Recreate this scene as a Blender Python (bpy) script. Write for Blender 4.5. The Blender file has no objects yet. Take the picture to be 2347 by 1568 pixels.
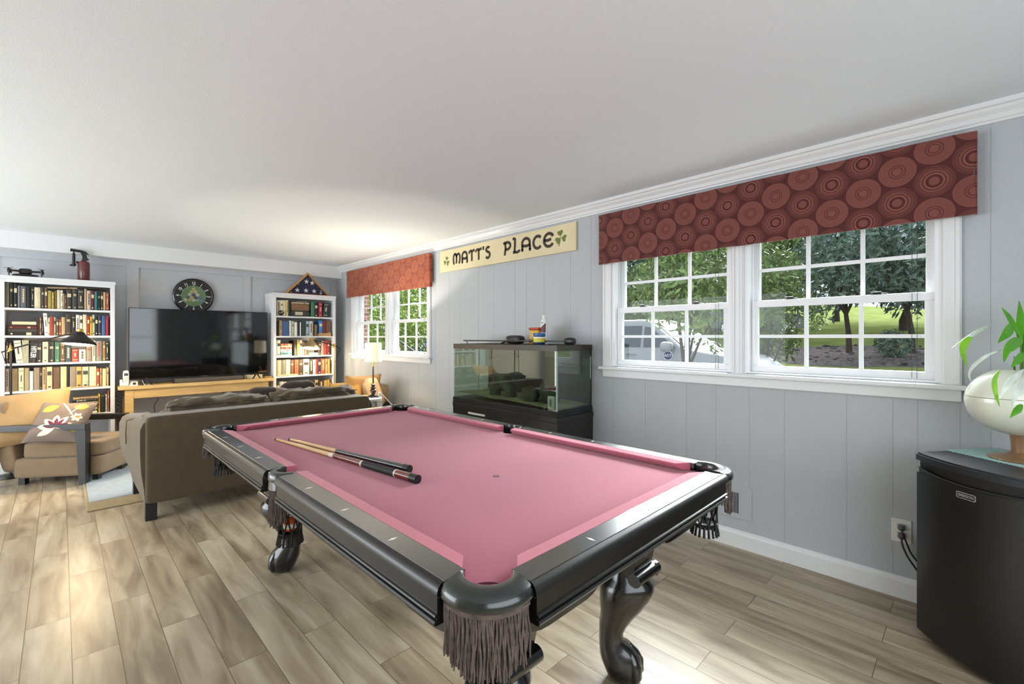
import bpy, bmesh, math, random
from mathutils import Vector, Matrix, noise
from math import pi, sin, cos, radians as rad

# ------------------------------------------------------------------ camera, world, light
SC = bpy.context.scene
COL = SC.collection
CAMX, CAMY, CAMZ = -0.784, -0.874, 1.351
cam_d = bpy.data.cameras.new('camera')
cam = bpy.data.objects.new('camera', cam_d)
COL.objects.link(cam)
cam.location = (CAMX, CAMY, CAMZ)
cam.rotation_euler = (rad(90), 0, -0.7825)
cam_d.sensor_width = 36
cam_d.sensor_fit = 'HORIZONTAL'
cam_d.lens = 36 * 1040.6 / 2347
cam_d.shift_y = (784 - 773.0) / 2347 * -1
cam_d.clip_start = 0.02
cam_d.clip_end = 300
SC.camera = cam
SC.view_settings.view_transform = 'Standard'
SC.view_settings.look = 'None'
SC.view_settings.gamma = 1
SC.view_settings.use_curve_mapping = False
SC.view_settings.exposure = 0.0
SC.cycles.use_denoising = True
SC.cycles.max_bounces = 10
SC.cycles.diffuse_bounces = 6
SC.cycles.sample_clamp_indirect = 6
SC.cycles.caustics_reflective = False
SC.cycles.caustics_refractive = False

w = bpy.data.worlds.new('overcast sky')
SC.world = w
w.use_nodes = True
bg = w.node_tree.nodes['Background']
bg.inputs[0].default_value = (0.80, 0.90, 1.0, 1)
bg.inputs[1].default_value = 1.9

def light(kind, name, loc, energy, color, rot=(0, 0, 0), size=None, size_y=None, portal=False, radius=None, spread=None):
    d = bpy.data.lights.new(name, kind)
    o = bpy.data.objects.new(name, d)
    COL.objects.link(o)
    o.location = loc
    o.rotation_euler = rot
    if kind == 'SUN':
        d.angle = radius or 0.05
    if kind == 'AREA':
        d.shape = 'RECTANGLE'
        d.size = size
        d.size_y = size_y
        if portal:
            d.cycles.is_portal = True
        if spread:
            d.spread = spread
    if kind in ('POINT', 'SPOT'):
        d.shadow_soft_size = radius or 0.03
    d.energy = energy
    d.color = color
    return o

light('SUN', 'sunlight', (-20, 0, 30), 1.2, (1.0, 0.95, 0.84), rot=(rad(8), rad(-38), 0), radius=0.06)
# the bright hazy part of the sky opposite the windows
light('SUN', 'hazy_skylight', (30, -5, 20), 36.0, (0.97, 0.99, 1.0), rot=(0, rad(57), rad(14)), radius=rad(46))
# daylight of the two window pairs in the right wall
light('AREA', 'window_portal', (2.47, 0.18, 1.55), 1, (1, 1, 1), rot=(0, rad(90), 0), size=0.95, size_y=2.0, portal=True)
light('AREA', 'window_portal', (2.47, 4.64, 1.55), 1, (1, 1, 1), rot=(0, rad(90), 0), size=0.95, size_y=2.0, portal=True)
# area fill lights: at an added left glass door and the window behind the camera
light('AREA', 'left_fill_light', (-3.52, 3.6, 1.15), 150, (0.90, 0.95, 1.0), rot=(0, rad(-90), 0), size=2.0, size_y=4.4)
light('AREA', 'rear_window_daylight', (-0.6, -2.33, 1.35), 42, (0.90, 0.95, 1.0), rot=(rad(90), 0, 0), size=3.2, size_y=1.7)

# ------------------------------------------------------------------ materials
def lin(c):
    r = []
    for v in c:
        v /= 255.0
        r.append(v / 12.92 if v <= 0.04045 else ((v + 0.055) / 1.055) ** 2.4)
    return (r[0], r[1], r[2], 1)

def setin(n, k, v):
    if k in n.inputs:
        n.inputs[k].default_value = v

class NT:
    """small helper round a node tree"""
    def __init__(s, m):
        s.t = m.node_tree
        s.N = s.t.nodes
    def new(s, t, **k):
        n = s.N.new(t)
        for a, b in k.items():
            setattr(n, a, b)
        return n
    def link(s, a, b):
        s.t.links.new(a, b)
    def val(s, sock, v):
        if isinstance(v, (int, float, tuple)):
            sock.default_value = v
        else:
            s.link(v, sock)
    def math(s, op, a, b=0.0, c=None, clamp=False):
        n = s.new('ShaderNodeMath', operation=op)
        n.use_clamp = clamp
        s.val(n.inputs[0], a)
        s.val(n.inputs[1], b)
        if c is not None:
            s.val(n.inputs[2], c)
        return n.outputs[0]
    def mix(s, f, a, b):
        n = s.new('ShaderNodeMix', data_type='RGBA')
        s.val(n.inputs[0], f)
        s.val(n.inputs[6], a)
        s.val(n.inputs[7], b)
        return n.outputs[2]

_M = {}
def mat(name, rgb, rough=0.6, metal=0.0, coat=0.0, vary=0.0, vscale=8.0, bump=0.0, bscale=60.0, stretch=(1, 1, 1), emit=0.0, emit_rgb=None, sheen=0.0, trans=0.0, spec=None):
    if name in _M:
        return _M[name]
    m = bpy.data.materials.new(name)
    m.use_nodes = True
    g = NT(m)
    p = g.N['Principled BSDF']
    c = lin(rgb)
    p.inputs['Base Color'].default_value = c
    p.inputs['Roughness'].default_value = rough
    p.inputs['Metallic'].default_value = metal
    setin(p, 'Coat Weight', coat)
    setin(p, 'Coat Roughness', 0.08)
    setin(p, 'Sheen Weight', sheen)
    setin(p, 'Transmission Weight', trans)
    if spec is not None:
        setin(p, 'Specular IOR Level', spec)
    if emit:
        p.inputs['Emission Color'].default_value = lin(emit_rgb or rgb)
        p.inputs['Emission Strength'].default_value = emit
    tc = g.new('ShaderNodeTexCoord')
    mp = g.new('ShaderNodeMapping')
    mp.inputs['Scale'].default_value = stretch
    g.link(tc.outputs['Object'], mp.inputs[0])
    if vary:
        n = g.new('ShaderNodeTexNoise')
        n.inputs['Scale'].default_value = vscale
        n.inputs['Detail'].default_value = 5
        g.link(mp.outputs[0], n.inputs['Vector'])
        r = g.new('ShaderNodeMapRange')
        r.inputs[1].default_value = 0.3
        r.inputs[2].default_value = 0.7
        g.link(n.outputs[0], r.inputs[0])
        lo = tuple(max(0, v * (1 - vary)) for v in c[:3]) + (1,)
        hi = tuple(min(1, v * (1 + vary)) for v in c[:3]) + (1,)
        g.link(g.mix(r.outputs[0], lo, hi), p.inputs['Base Color'])
    if bump:
        n2 = g.new('ShaderNodeTexNoise')
        n2.inputs['Scale'].default_value = bscale
        n2.inputs['Detail'].default_value = 3
        g.link(mp.outputs[0], n2.inputs['Vector'])
        b = g.new('ShaderNodeBump')
        b.inputs['Strength'].default_value = bump
        b.inputs['Distance'].default_value = 0.003
        g.link(n2.outputs[0], b.inputs['Height'])
        g.link(b.outputs[0], p.inputs['Normal'])
    _M[name] = m
    return m

def glass_mat(name, tint=(1, 1, 1), gloss=1.0, extra=0.0):
    if name in _M:
        return _M[name]
    m = bpy.data.materials.new(name)
    m.use_nodes = True
    g = NT(m)
    g.N.remove(g.N['Principled BSDF'])
    out = [n for n in g.N if n.type == 'OUTPUT_MATERIAL'][0]
    tr = g.new('ShaderNodeBsdfTransparent')
    tr.inputs[0].default_value = tint + (1,)
    gl = g.new('ShaderNodeBsdfGlossy')
    gl.inputs['Roughness'].default_value = 0.01
    lw = g.new('ShaderNodeLayerWeight')
    lw.inputs[0].default_value = 0.5
    sch = g.math('MULTIPLY_ADD', g.math('POWER', lw.outputs['Facing'], 5.0), 0.96, 0.04)
    f = g.math('MULTIPLY_ADD', sch, gloss, extra, clamp=True)
    mx = g.new('ShaderNodeMixShader')
    g.link(f, mx.inputs[0])
    g.link(tr.outputs[0], mx.inputs[1])
    g.link(gl.outputs[0], mx.inputs[2])
    g.link(mx.outputs[0], out.inputs[0])
    _M[name] = m
    return m

# ------------------------------------------------------------------ mesh builder
class MB:
    def __init__(s):
        s.v = []
        s.f = []
        s.mi = []
        s.cur = 0
    def add(s, vs, fs):
        b = len(s.v)
        s.v += [tuple(v) for v in vs]
        s.f += [tuple(i + b for i in f) for f in fs]
        s.mi += [s.cur] * len(fs)
        return b
    def box(s, x0, x1, y0, y1, z0, z1, bev=0.0):
        if x0 > x1: x0, x1 = x1, x0
        if y0 > y1: y0, y1 = y1, y0
        if z0 > z1: z0, z1 = z1, z0
        if not bev:
            s.add([(x0, y0, z0), (x1, y0, z0), (x1, y1, z0), (x0, y1, z0), (x0, y0, z1), (x1, y0, z1), (x1, y1, z1), (x0, y1, z1)],
                  [(0, 3, 2, 1), (4, 5, 6, 7), (0, 1, 5, 4), (1, 2, 6, 5), (2, 3, 7, 6), (3, 0, 4, 7)])
            return s
        b = min(bev, (x1 - x0) / 2.01, (y1 - y0) / 2.01, (z1 - z0) / 2.01)
        bm = bmesh.new()
        bmesh.ops.create_cube(bm, size=1)
        for v in bm.verts:
            v.co = Vector(((x0 + x1) / 2 + v.co.x * (x1 - x0), (y0 + y1) / 2 + v.co.y * (y1 - y0), (z0 + z1) / 2 + v.co.z * (z1 - z0)))
        bmesh.ops.bevel(bm, geom=bm.edges[:], offset=b, segments=2, affect='EDGES', profile=0.5)
        s.take(bm)
        return s
    def take(s, bm, M=None):
        bm.verts.ensure_lookup_table()
        for i, v in enumerate(bm.verts):
            v.index = i
        s.add([(M @ v.co) if M else v.co.copy() for v in bm.verts], [[v.index for v in f.verts] for f in bm.faces])
        bm.free()
        return s
    def prism(s, poly, a, b, axis='z', M=None):
        """poly: 2D outline; extruded from a to b along the axis"""
        n = len(poly)
        def P(p, h):
            if axis == 'z': q = (p[0], p[1], h)
            elif axis == 'y': q = (p[0], h, p[1])
            else: q = (h, p[0], p[1])
            return tuple(M @ Vector(q)) if M else q
        vs = [P(p, a) for p in poly] + [P(p, b) for p in poly]
        fs = [tuple(range(n - 1, -1, -1)), tuple(range(n, 2 * n))]
        fs += [(i, (i + 1) % n, n + (i + 1) % n, n + i) for i in range(n)]
        s.add(vs, fs)
        return s
    def lathe(s, prof, c=(0, 0, 0), n=24, M=None, sx=1.0, sy=1.0, cap=True):
        """prof: (r, z) list from bottom to top"""
        vs = []
        for r, z in prof:
            for i in range(n):
                a = 2 * pi * i / n
                v = Vector((c[0] + r * cos(a) * sx, c[1] + r * sin(a) * sy, c[2] + z))
                vs.append(M @ v if M else v)
        fs = []
        for k in range(len(prof) - 1):
            for i in range(n):
                j = (i + 1) % n
                fs.append((k * n + i, k * n + j, (k + 1) * n + j, (k + 1) * n + i))
        if cap:
            fs.append(tuple(range(n - 1, -1, -1)))
            m = (len(prof) - 1) * n
            fs.append(tuple(range(m, m + n)))
        s.add(vs, fs)
        return s
    def tube(s, pts, r, n=8, cap=True, flat=None):
        """round bar through points; r a number or a list"""
        pts = [Vector(p) for p in pts]
        rs = r if isinstance(r, (list, tuple)) else [r] * len(pts)
        up = Vector((0, 0, 1))
        t0 = (pts[1] - pts[0]).normalized()
        if abs(t0.z) > 0.9:
            up = Vector((1, 0, 0))
        u = t0.cross(up).normalized()
        vs = []
        for i, p in enumerate(pts):
            if i == 0: t = pts[1] - pts[0]
            elif i == len(pts) - 1: t = pts[-1] - pts[-2]
            else: t = pts[i + 1] - pts[i - 1]
            t.normalize()
            u = (u - t * u.dot(t))
            u = u.normalized() if u.length > 1e-6 else t.orthogonal().normalized()
            v = t.cross(u)
            for k in range(n):
                a = 2 * pi * k / n
                vs.append(p + (u * cos(a) + v * sin(a) * (flat or 1)) * rs[i])
        fs = []
        for i in range(len(pts) - 1):
            for k in range(n):
                j = (k + 1) % n
                fs.append((i * n + k, i * n + j, (i + 1) * n + j, (i + 1) * n + k))
        if cap:
            fs.append(tuple(range(n - 1, -1, -1)))
            m = (len(pts) - 1) * n
            fs.append(tuple(range(m, m + n)))
        s.add(vs, fs)
        return s
    def ball(s, c, r, sc=(1, 1, 1), n=16, M=None):
        prof = [(max(1e-4, sin(pi * k / n)), -cos(pi * k / n)) for k in range(n + 1)]
        T = Matrix.Translation(c) @ Matrix.Diagonal((r * sc[0], r * sc[1], r * sc[2], 1))
        if M: T = M @ T
        s.lathe(prof, n=max(10, int(n * 1.5)), M=T)
        return s
    def grid(s, fn, nu, nv, closed_u=False):
        vs = [fn(i / nu, j / nv) for j in range(nv + 1) for i in range(nu + (0 if closed_u else 1))]
        m = nu if closed_u else nu + 1
        fs = []
        for j in range(nv):
            for i in range(nu):
                i2 = (i + 1) % m if closed_u else i + 1
                fs.append((j * m + i, j * m + i2, (j + 1) * m + i2, (j + 1) * m + i))
        s.add(vs, fs)
        return s
    def loft(s, rings, cap=True):
        n = len(rings[0])
        vs = [p for r in rings for p in r]
        fs = []
        for i in range(len(rings) - 1):
            for k in range(n):
                j = (k + 1) % n
                fs.append((i * n + k, i * n + j, (i + 1) * n + j, (i + 1) * n + k))
        if cap:
            fs.append(tuple(range(n - 1, -1, -1)))
            m = (len(rings) - 1) * n
            fs.append(tuple(range(m, m + n)))
        s.add(vs, fs)
        return s
    def soft(s, x0, x1, y0, y1, z0, z1, e=5.0, n=10, wr=0.0, ws=7.0, sag=0.0, M=None, seed=0.0, puff=0.0):
        """upholstered block: a rounded box, a little puffed, with wrinkles"""
        bm = bmesh.new()
        bmesh.ops.create_cube(bm, size=2)
        bmesh.ops.subdivide_edges(bm, edges=bm.edges[:], cuts=n, use_grid_fill=True)
        cx, cy, cz = (x0 + x1) / 2, (y0 + y1) / 2, (z0 + z1) / 2
        hx, hy, hz = (x1 - x0) / 2, (y1 - y0) / 2, (z1 - z0) / 2
        for v in bm.verts:
            p = v.co
            # spread vertices towards the edges, then round off
            q = Vector([sin(t * pi / 2) if abs(t) < 1 else t for t in p])
            m = (abs(q.x) ** e + abs(q.y) ** e + abs(q.z) ** e) ** (1 / e)
            d = q / m
            k = Vector((d.x * hx, d.y * hy, d.z * hz))
            if puff:
                k.z += puff * (1 - min(1, abs(d.x)) ** 2) * (1 - min(1, abs(d.y)) ** 2) * (1 if d.z > 0 else -1) * abs(d.z)
            if wr:
                w3 = Vector((k.x * ws + seed, k.y * ws, k.z * ws))
                k += Vector((d.x, d.y, d.z)) * (noise.noise(w3) * wr + noise.noise(w3 * 2.7) * wr * 0.5)
            v.co = Vector((cx, cy, cz)) + k
        s.take(bm, M)
        return s
    def build(s, name, material, parent=None, smooth=None, props=None):
        me = bpy.data.meshes.new(name)
        me.from_pydata(s.v, [], s.f)
        mats = material if isinstance(material, (list, tuple)) else [material]
        for m in mats:
            me.materials.append(m)
        me.polygons.foreach_set('material_index', s.mi)
        bm = bmesh.new()
        bm.from_mesh(me)
        bmesh.ops.recalc_face_normals(bm, faces=bm.faces[:])
        bm.to_mesh(me)
        bm.free()
        if smooth:
            me.polygons.foreach_set('use_smooth', [True] * len(me.polygons))
            me.set_sharp_from_angle(angle=rad(smooth))
        me.update()
        o = bpy.data.objects.new(name, me)
        COL.objects.link(o)
        if parent:
            o.parent = parent
        return o

def tag(o, label=None, cat=None, group=None, kind=None):
    if label: o['label'] = label
    if cat: o['category'] = cat
    if group: o['group'] = group
    if kind: o['kind'] = kind
    return o

def thing(name, label, cat, loc=(0, 0, 0), rz=0.0, group=None, kind=None):
    o = bpy.data.objects.new(name, None)
    o.empty_display_size = 0.05
    COL.objects.link(o)
    o.location = loc
    o.rotation_euler = (0, 0, rz)
    return tag(o, label, cat, group, kind)

def struct(name, loc=(0, 0, 0), label=None):
    o = bpy.data.objects.new(name, None)
    o.empty_display_size = 0.05
    COL.objects.link(o)
    o.location = loc
    o['kind'] = 'structure'
    if label: o['label'] = label
    return o

def copy_tree(o, parent=None):
    c = o.copy()
    COL.objects.link(c)
    c.parent = parent
    for ch in o.children:
        copy_tree(ch, c)
    return c

_font = {}
def text_mb(txt, size, depth, align='CENTER', sx=1.0, M=None, mb=None, bold=0.0, space=1.0):
    cu = bpy.data.curves.new('t', 'FONT')
    cu.body = txt
    cu.size = size
    cu.extrude = depth
    cu.offset = bold
    cu.align_x = align
    cu.align_y = 'CENTER'
    cu.space_character = space
    cu.resolution_u = 3
    ob = bpy.data.objects.new('t', cu)
    me = bpy.data.meshes.new_from_object(ob)
    mb = mb or MB()
    T = (M or Matrix.Identity(4)) @ Matrix.Diagonal((sx, 1, 1, 1))
    mb.add([T @ v.co for v in me.vertices], [tuple(p.vertices) for p in me.polygons])
    bpy.data.objects.remove(ob)
    bpy.data.curves.remove(cu)
    bpy.data.meshes.remove(me)
    return mb

def stroke(mb, pts, w, d, M):
    """flat painted stroke along 2D points, width w (number or list), raised by d"""
    n = len(pts)
    ws = w if isinstance(w, (list, tuple)) else [w] * n
    L, R = [], []
    for i in range(n):
        a = Vector(pts[max(0, i - 1)])
        b = Vector(pts[min(n - 1, i + 1)])
        t = (b - a).normalized()
        nn = Vector((-t.y, t.x))
        p = Vector(pts[i])
        L.append(p + nn * ws[i] / 2)
        R.append(p - nn * ws[i] / 2)
    vs = []
    for h in (0, d):
        vs += [M @ Vector((q.x, q.y, h)) for q in L] + [M @ Vector((q.x, q.y, h)) for q in R]
    fs = []
    for i in range(n - 1):
        fs.append((2 * n + i, 2 * n + i + 1, 3 * n + i + 1, 3 * n + i))
        fs.append((i, n + i, n + i + 1, i + 1))
        fs.append((i, i + 1, 2 * n + i + 1, 2 * n + i))
        fs.append((n + i, 3 * n + i, 3 * n + i + 1, n + i + 1))
    fs.append((0, 2 * n, 3 * n, n))
    fs.append((n - 1, 2 * n - 1, 4 * n - 1, 3 * n - 1))
    mb.add(vs, fs)

def arc(cx, cy, rx, ry, a0, a1, n=14):
    return [(cx + rx * cos(rad(a0 + (a1 - a0) * i / n)), cy + ry * sin(rad(a0 + (a1 - a0) * i / n))) for i in range(n + 1)]

RND = random.Random(7)

# common materials
WHITE = mat('white trim paint', (226, 227, 228), 0.35, bump=0.05, bscale=300)
SHELFW = mat('white bookcase lacquer', (224, 224, 226), 0.35)
BLACKG = mat('black lacquered wood', (13, 13, 14), 0.22, coat=0.5, vary=0.3, vscale=3, spec=0.6)
BLACKP = mat('black plastic', (22, 22, 23), 0.4)
CHROME = mat('polished metal', (190, 190, 190), 0.2, 1.0)
BRASS = mat('brushed brass', (190, 160, 90), 0.3, 1.0)
GLASS = glass_mat('window glass', (0.97, 0.985, 0.98), 0.3)
# ------------------------------------------------------------------ room shell
WX, BY, CZ = 2.313, 6.2, 2.44
LX, RY = -3.6, -2.4

WALLM = mat('grey painted panelling', (180, 184, 188), 0.55, vary=0.045, vscale=220, bump=0.4, bscale=350)
CEILM = mat('textured ceiling paint', (232, 237, 240), 0.8, bump=0.35, bscale=220)

def floor_mat():
    m = bpy.data.materials.new('wood look floor planks')
    m.use_nodes = True
    g = NT(m)
    p = g.N['Principled BSDF']
    geo = g.new('ShaderNodeNewGeometry')
    sp = g.new('ShaderNodeSeparateXYZ')
    g.link(geo.outputs['Position'], sp.inputs[0])
    u = g.math('ADD', sp.outputs[1], 0.138 + 0.465 + 9.3)
    v = g.math('ADD', sp.outputs[0], 0.75 + 6.0)
    cb = g.new('ShaderNodeCombineXYZ')
    g.link(u, cb.inputs[0]); g.link(v, cb.inputs[1])
    br = g.new('ShaderNodeTexBrick')
    br.offset = 0.45
    br.inputs['Scale'].default_value = 1
    br.inputs['Mortar Size'].default_value = 0.0016
    br.inputs['Mortar Smooth'].default_value = 0.4
    br.inputs['Brick Width'].default_value = 0.93
    br.inputs['Row Height'].default_value = 0.15
    br.inputs['Color1'].default_value = (0, 0, 0, 1)
    br.inputs['Color2'].default_value = (1, 1, 1, 1)
    br.inputs['Mortar'].default_value = (0.5, 0.5, 0.5, 1)
    g.link(cb.outputs[0], br.inputs['Vector'])
    bw = g.new('ShaderNodeRGBToBW')
    g.link(br.outputs['Color'], bw.inputs[0])
    # grain runs along the planks, another piece of it in every plank
    st = g.new('ShaderNodeCombineXYZ')
    g.link(g.math('MULTIPLY', sp.outputs[0], 11.0), st.inputs[0])
    g.link(g.math('MULTIPLY', sp.outputs[1], 1.6), st.inputs[1])
    n1 = g.new('ShaderNodeTexNoise', noise_dimensions='4D')
    n1.inputs['Scale'].default_value = 1.0
    n1.inputs['Detail'].default_value = 6
    n1.inputs['Distortion'].default_value = 0.9
    g.link(st.outputs[0], n1.inputs['Vector'])
    g.link(g.math('MULTIPLY', bw.outputs[0], 23.0), n1.inputs['W'])
    cr = g.new('ShaderNodeValToRGB')
    e = cr.color_ramp.elements
    e[0].position = 0.30; e[0].color = lin((118, 102, 82))
    e[1].position = 0.72; e[1].color = lin((206, 194, 170))
    x = cr.color_ramp.elements.new(0.5); x.color = lin((170, 155, 130))
    g.link(g.math('MULTIPLY_ADD', bw.outputs[0], 0.12, g.math('SUBTRACT', n1.outputs[0], 0.06)), cr.inputs[0])
    fine = g.new('ShaderNodeTexNoise')
    fine.inputs['Scale'].default_value = 3.0
    fine.inputs['Detail'].default_value = 8
    st2 = g.new('ShaderNodeCombineXYZ')
    g.link(g.math('MULTIPLY', sp.outputs[0], 40.0), st2.inputs[0])
    g.link(g.math('MULTIPLY', sp.outputs[1], 1.5), st2.inputs[1])
    g.link(st2.outputs[0], fine.inputs['Vector'])
    c2 = g.mix(g.math('MULTIPLY', fine.outputs[0], 0.35), cr.outputs[0], lin((142, 122, 96)))
    c3 = g.mix(br.outputs['Fac'], c2, lin((98, 82, 60)))
    g.link(c3, p.inputs['Base Color'])
    p.inputs['Roughness'].default_value = 0.33
    setin(p, 'Specular IOR Level', 0.55)
    b = g.new('ShaderNodeBump')
    b.inputs['Strength'].default_value = 0.35
    b.inputs['Distance'].default_value = 0.002
    h = g.math('SUBTRACT', g.math('MULTIPLY', n1.outputs[0], 0.8), g.math('MULTIPLY', br.outputs['Fac'], 1.2))
    g.link(h, b.inputs['Height'])
    g.link(b.outputs[0], p.inputs['Normal'])
    return m

tag(MB().box(LX, WX + 0.14, RY, BY + 0.14, -0.12, 0).build('floor', floor_mat()), kind='structure')
tag(MB().box(LX - 0.14, WX + 0.14, RY - 0.14, BY + 0.14, CZ, CZ + 0.14).build('ceiling', CEILM), kind='structure')

# window pairs: opening of each unit (y0, y1) and the z range of the opening
UZ0, UZ1 = 1.125, 2.03
PAIRS = [((-0.785, 0.137), (0.207, 1.12)), ((3.655, 4.555), (4.625, 5.56))]
HOLES = [u for p in PAIRS for u in p]

def wall_x(x0, x1, ys, holes, m, mb=None):
    """boxes of a wall across X between x0..x1, cut at ys, with holes (y0,y1,z0,z1)"""
    mb = mb or MB()
    for a, b in ys:
        cuts = sorted({a, b} | {h for hh in holes for h in hh[:2] if a < h < b})
        for p, q in zip(cuts, cuts[1:]):
            mid = (p + q) / 2
            hh = [h for h in holes if h[0] < mid < h[1]]
            if hh:
                mb.box(x0, x1, p, q, 0, hh[0][2])
                mb.box(x0, x1, p, q, hh[0][3], CZ)
            else:
                mb.box(x0, x1, p, q, 0, CZ)
    return mb

H = [(a, b, UZ0, UZ1) for a, b in HOLES]
mbw = wall_x(WX + 0.0015, WX + 0.14, [(RY, BY + 0.14)], H, WALLM)
cuts = [-2.4, -2.0, -1.62, -1.3, -1.1, -0.946, -0.844, -0.69, -0.593, -0.395, -0.09, 0.108, 0.316, 0.515, 0.83, 1.11, 1.32, 1.53, 1.83, 2.05, 2.2, 2.5, 2.74, 3.05, 3.24, 3.5, 3.85, 4.1, 4.26, 4.6, 4.85, 5.15, 5.36, 5.55, 5.85, 6.2]
planks = [(a, b - 0.002) for a, b in zip(cuts, cuts[1:])]
wall_x(WX, WX + 0.0015, planks, H, WALLM, mbw)
tag(mbw.build('wall_right', WALLM), kind='structure')

# back wall: boards on a plain wall
mb = MB()
mb.box(LX, WX, BY, BY + 0.14, 0, CZ)
for a, b in ((-3.6, -3.5), (-2.47, -2.36), (-1.36, -1.25), (-0.227, -0.114), (1.01, 1.097), (2.222, WX)):
    mb.box(a, b, BY - 0.018, BY, 0, 2.19)
mb.box(LX, WX, BY - 0.018, BY, 2.19, 2.262)
tag(mb.build('wall_back', mat('grey painted board wall', (188, 191, 196), 0.55, bump=0.2, bscale=350)), kind='structure')
# rear wall, behind the camera, with its window opening
mb = MB()
for a, b, c, d in ((LX, -2.2, 0, CZ), (1.0, WX + 0.14, 0, CZ), (-2.2, 1.0, 0, 0.5), (-2.2, 1.0, 2.2, CZ)):
    mb.box(a, b, RY - 0.14, RY, c, d)
tag(mb.build('wall_front', WALLM), kind='structure')
mb = MB()
wall_x(LX - 0.14, LX, [(RY, BY + 0.14)], [(1.4, 5.8, 0.1, 2.15)], WALLM, mb)
tag(mb.build('wall_left', mat('cream wall paint', (214, 206, 188), 0.6)), kind='structure')

# beam and crown moulding
tag(MB().box(LX, WX, 5.996, BY, 2.26, CZ, 0.004).build('trim_1', WHITE), kind='structure')
mb = MB()
cr = [(0, 2.352), (0.012, 2.352), (0.015, 2.362), (0.022, 2.366), (0.030, 2.385), (0.046, 2.402), (0.052, 2.414), (0.062, 2.418), (0.062, 2.44), (0, 2.44)]
mb.prism([(WX - a, z) for a, z in cr], RY, 5.996, 'y')
tag(mb.build('trim_2', WHITE), kind='structure')
bb = [(0, 0), (0.016, 0), (0.016, 0.085), (0.012, 0.098), (0.005, 0.108), (0, 0.11)]
tag(MB().prism([(WX - a, z) for a, z in bb], RY, BY, 'y').build('baseboard_right', WHITE), kind='structure')
tag(MB().prism([(BY - a, z) for a, z in bb], LX, WX - 0.016, 'x').build('baseboard_back', WHITE), kind='structure')
tag(MB().prism([(LX + a, z) for a, z in bb], RY, 1.35, 'y').build('baseboard_left', WHITE), kind='structure')

# ------------------------------------------------------------------ windows
VINYL = mat('white window frame', (235, 236, 238), 0.3)
def sash(parent, name, x, ya, yb, z0, z1, rail_b, rail_t, stile, part):
    """one sash with a 3 x 2 grid and its panes"""
    mb = MB()
    d = 0.036
    mb.box(x, x + d, ya, yb, z0, z0 + rail_b, 0.003)
    mb.box(x, x + d, ya, yb, z1 - rail_t, z1, 0.003)
    mb.box(x, x + d, ya, ya + stile, z0 + rail_b, z1 - rail_t, 0.003)
    mb.box(x, x + d, yb - stile, yb, z0 + rail_b, z1 - rail_t, 0.003)
    gy0, gy1, gz0, gz1 = ya + stile, yb - stile, z0 + rail_b, z1 - rail_t
    for k in (1, 2):
        y = gy0 + (gy1 - gy0) * k / 3
        mb.box(x + 0.008, x + 0.026, y - 0.010, y + 0.010, gz0, gz1)
    zm = (gz0 + gz1) / 2
    mb.box(x + 0.0085, x + 0.0255, gy0, gy1, zm - 0.010, zm + 0.010)
    o = mb.build(name, VINYL, parent)
    MB().box(x + 0.0155, x + 0.0185, gy0, gy1, gz0, gz1).build('pane', GLASS, o)
    return o

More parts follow.
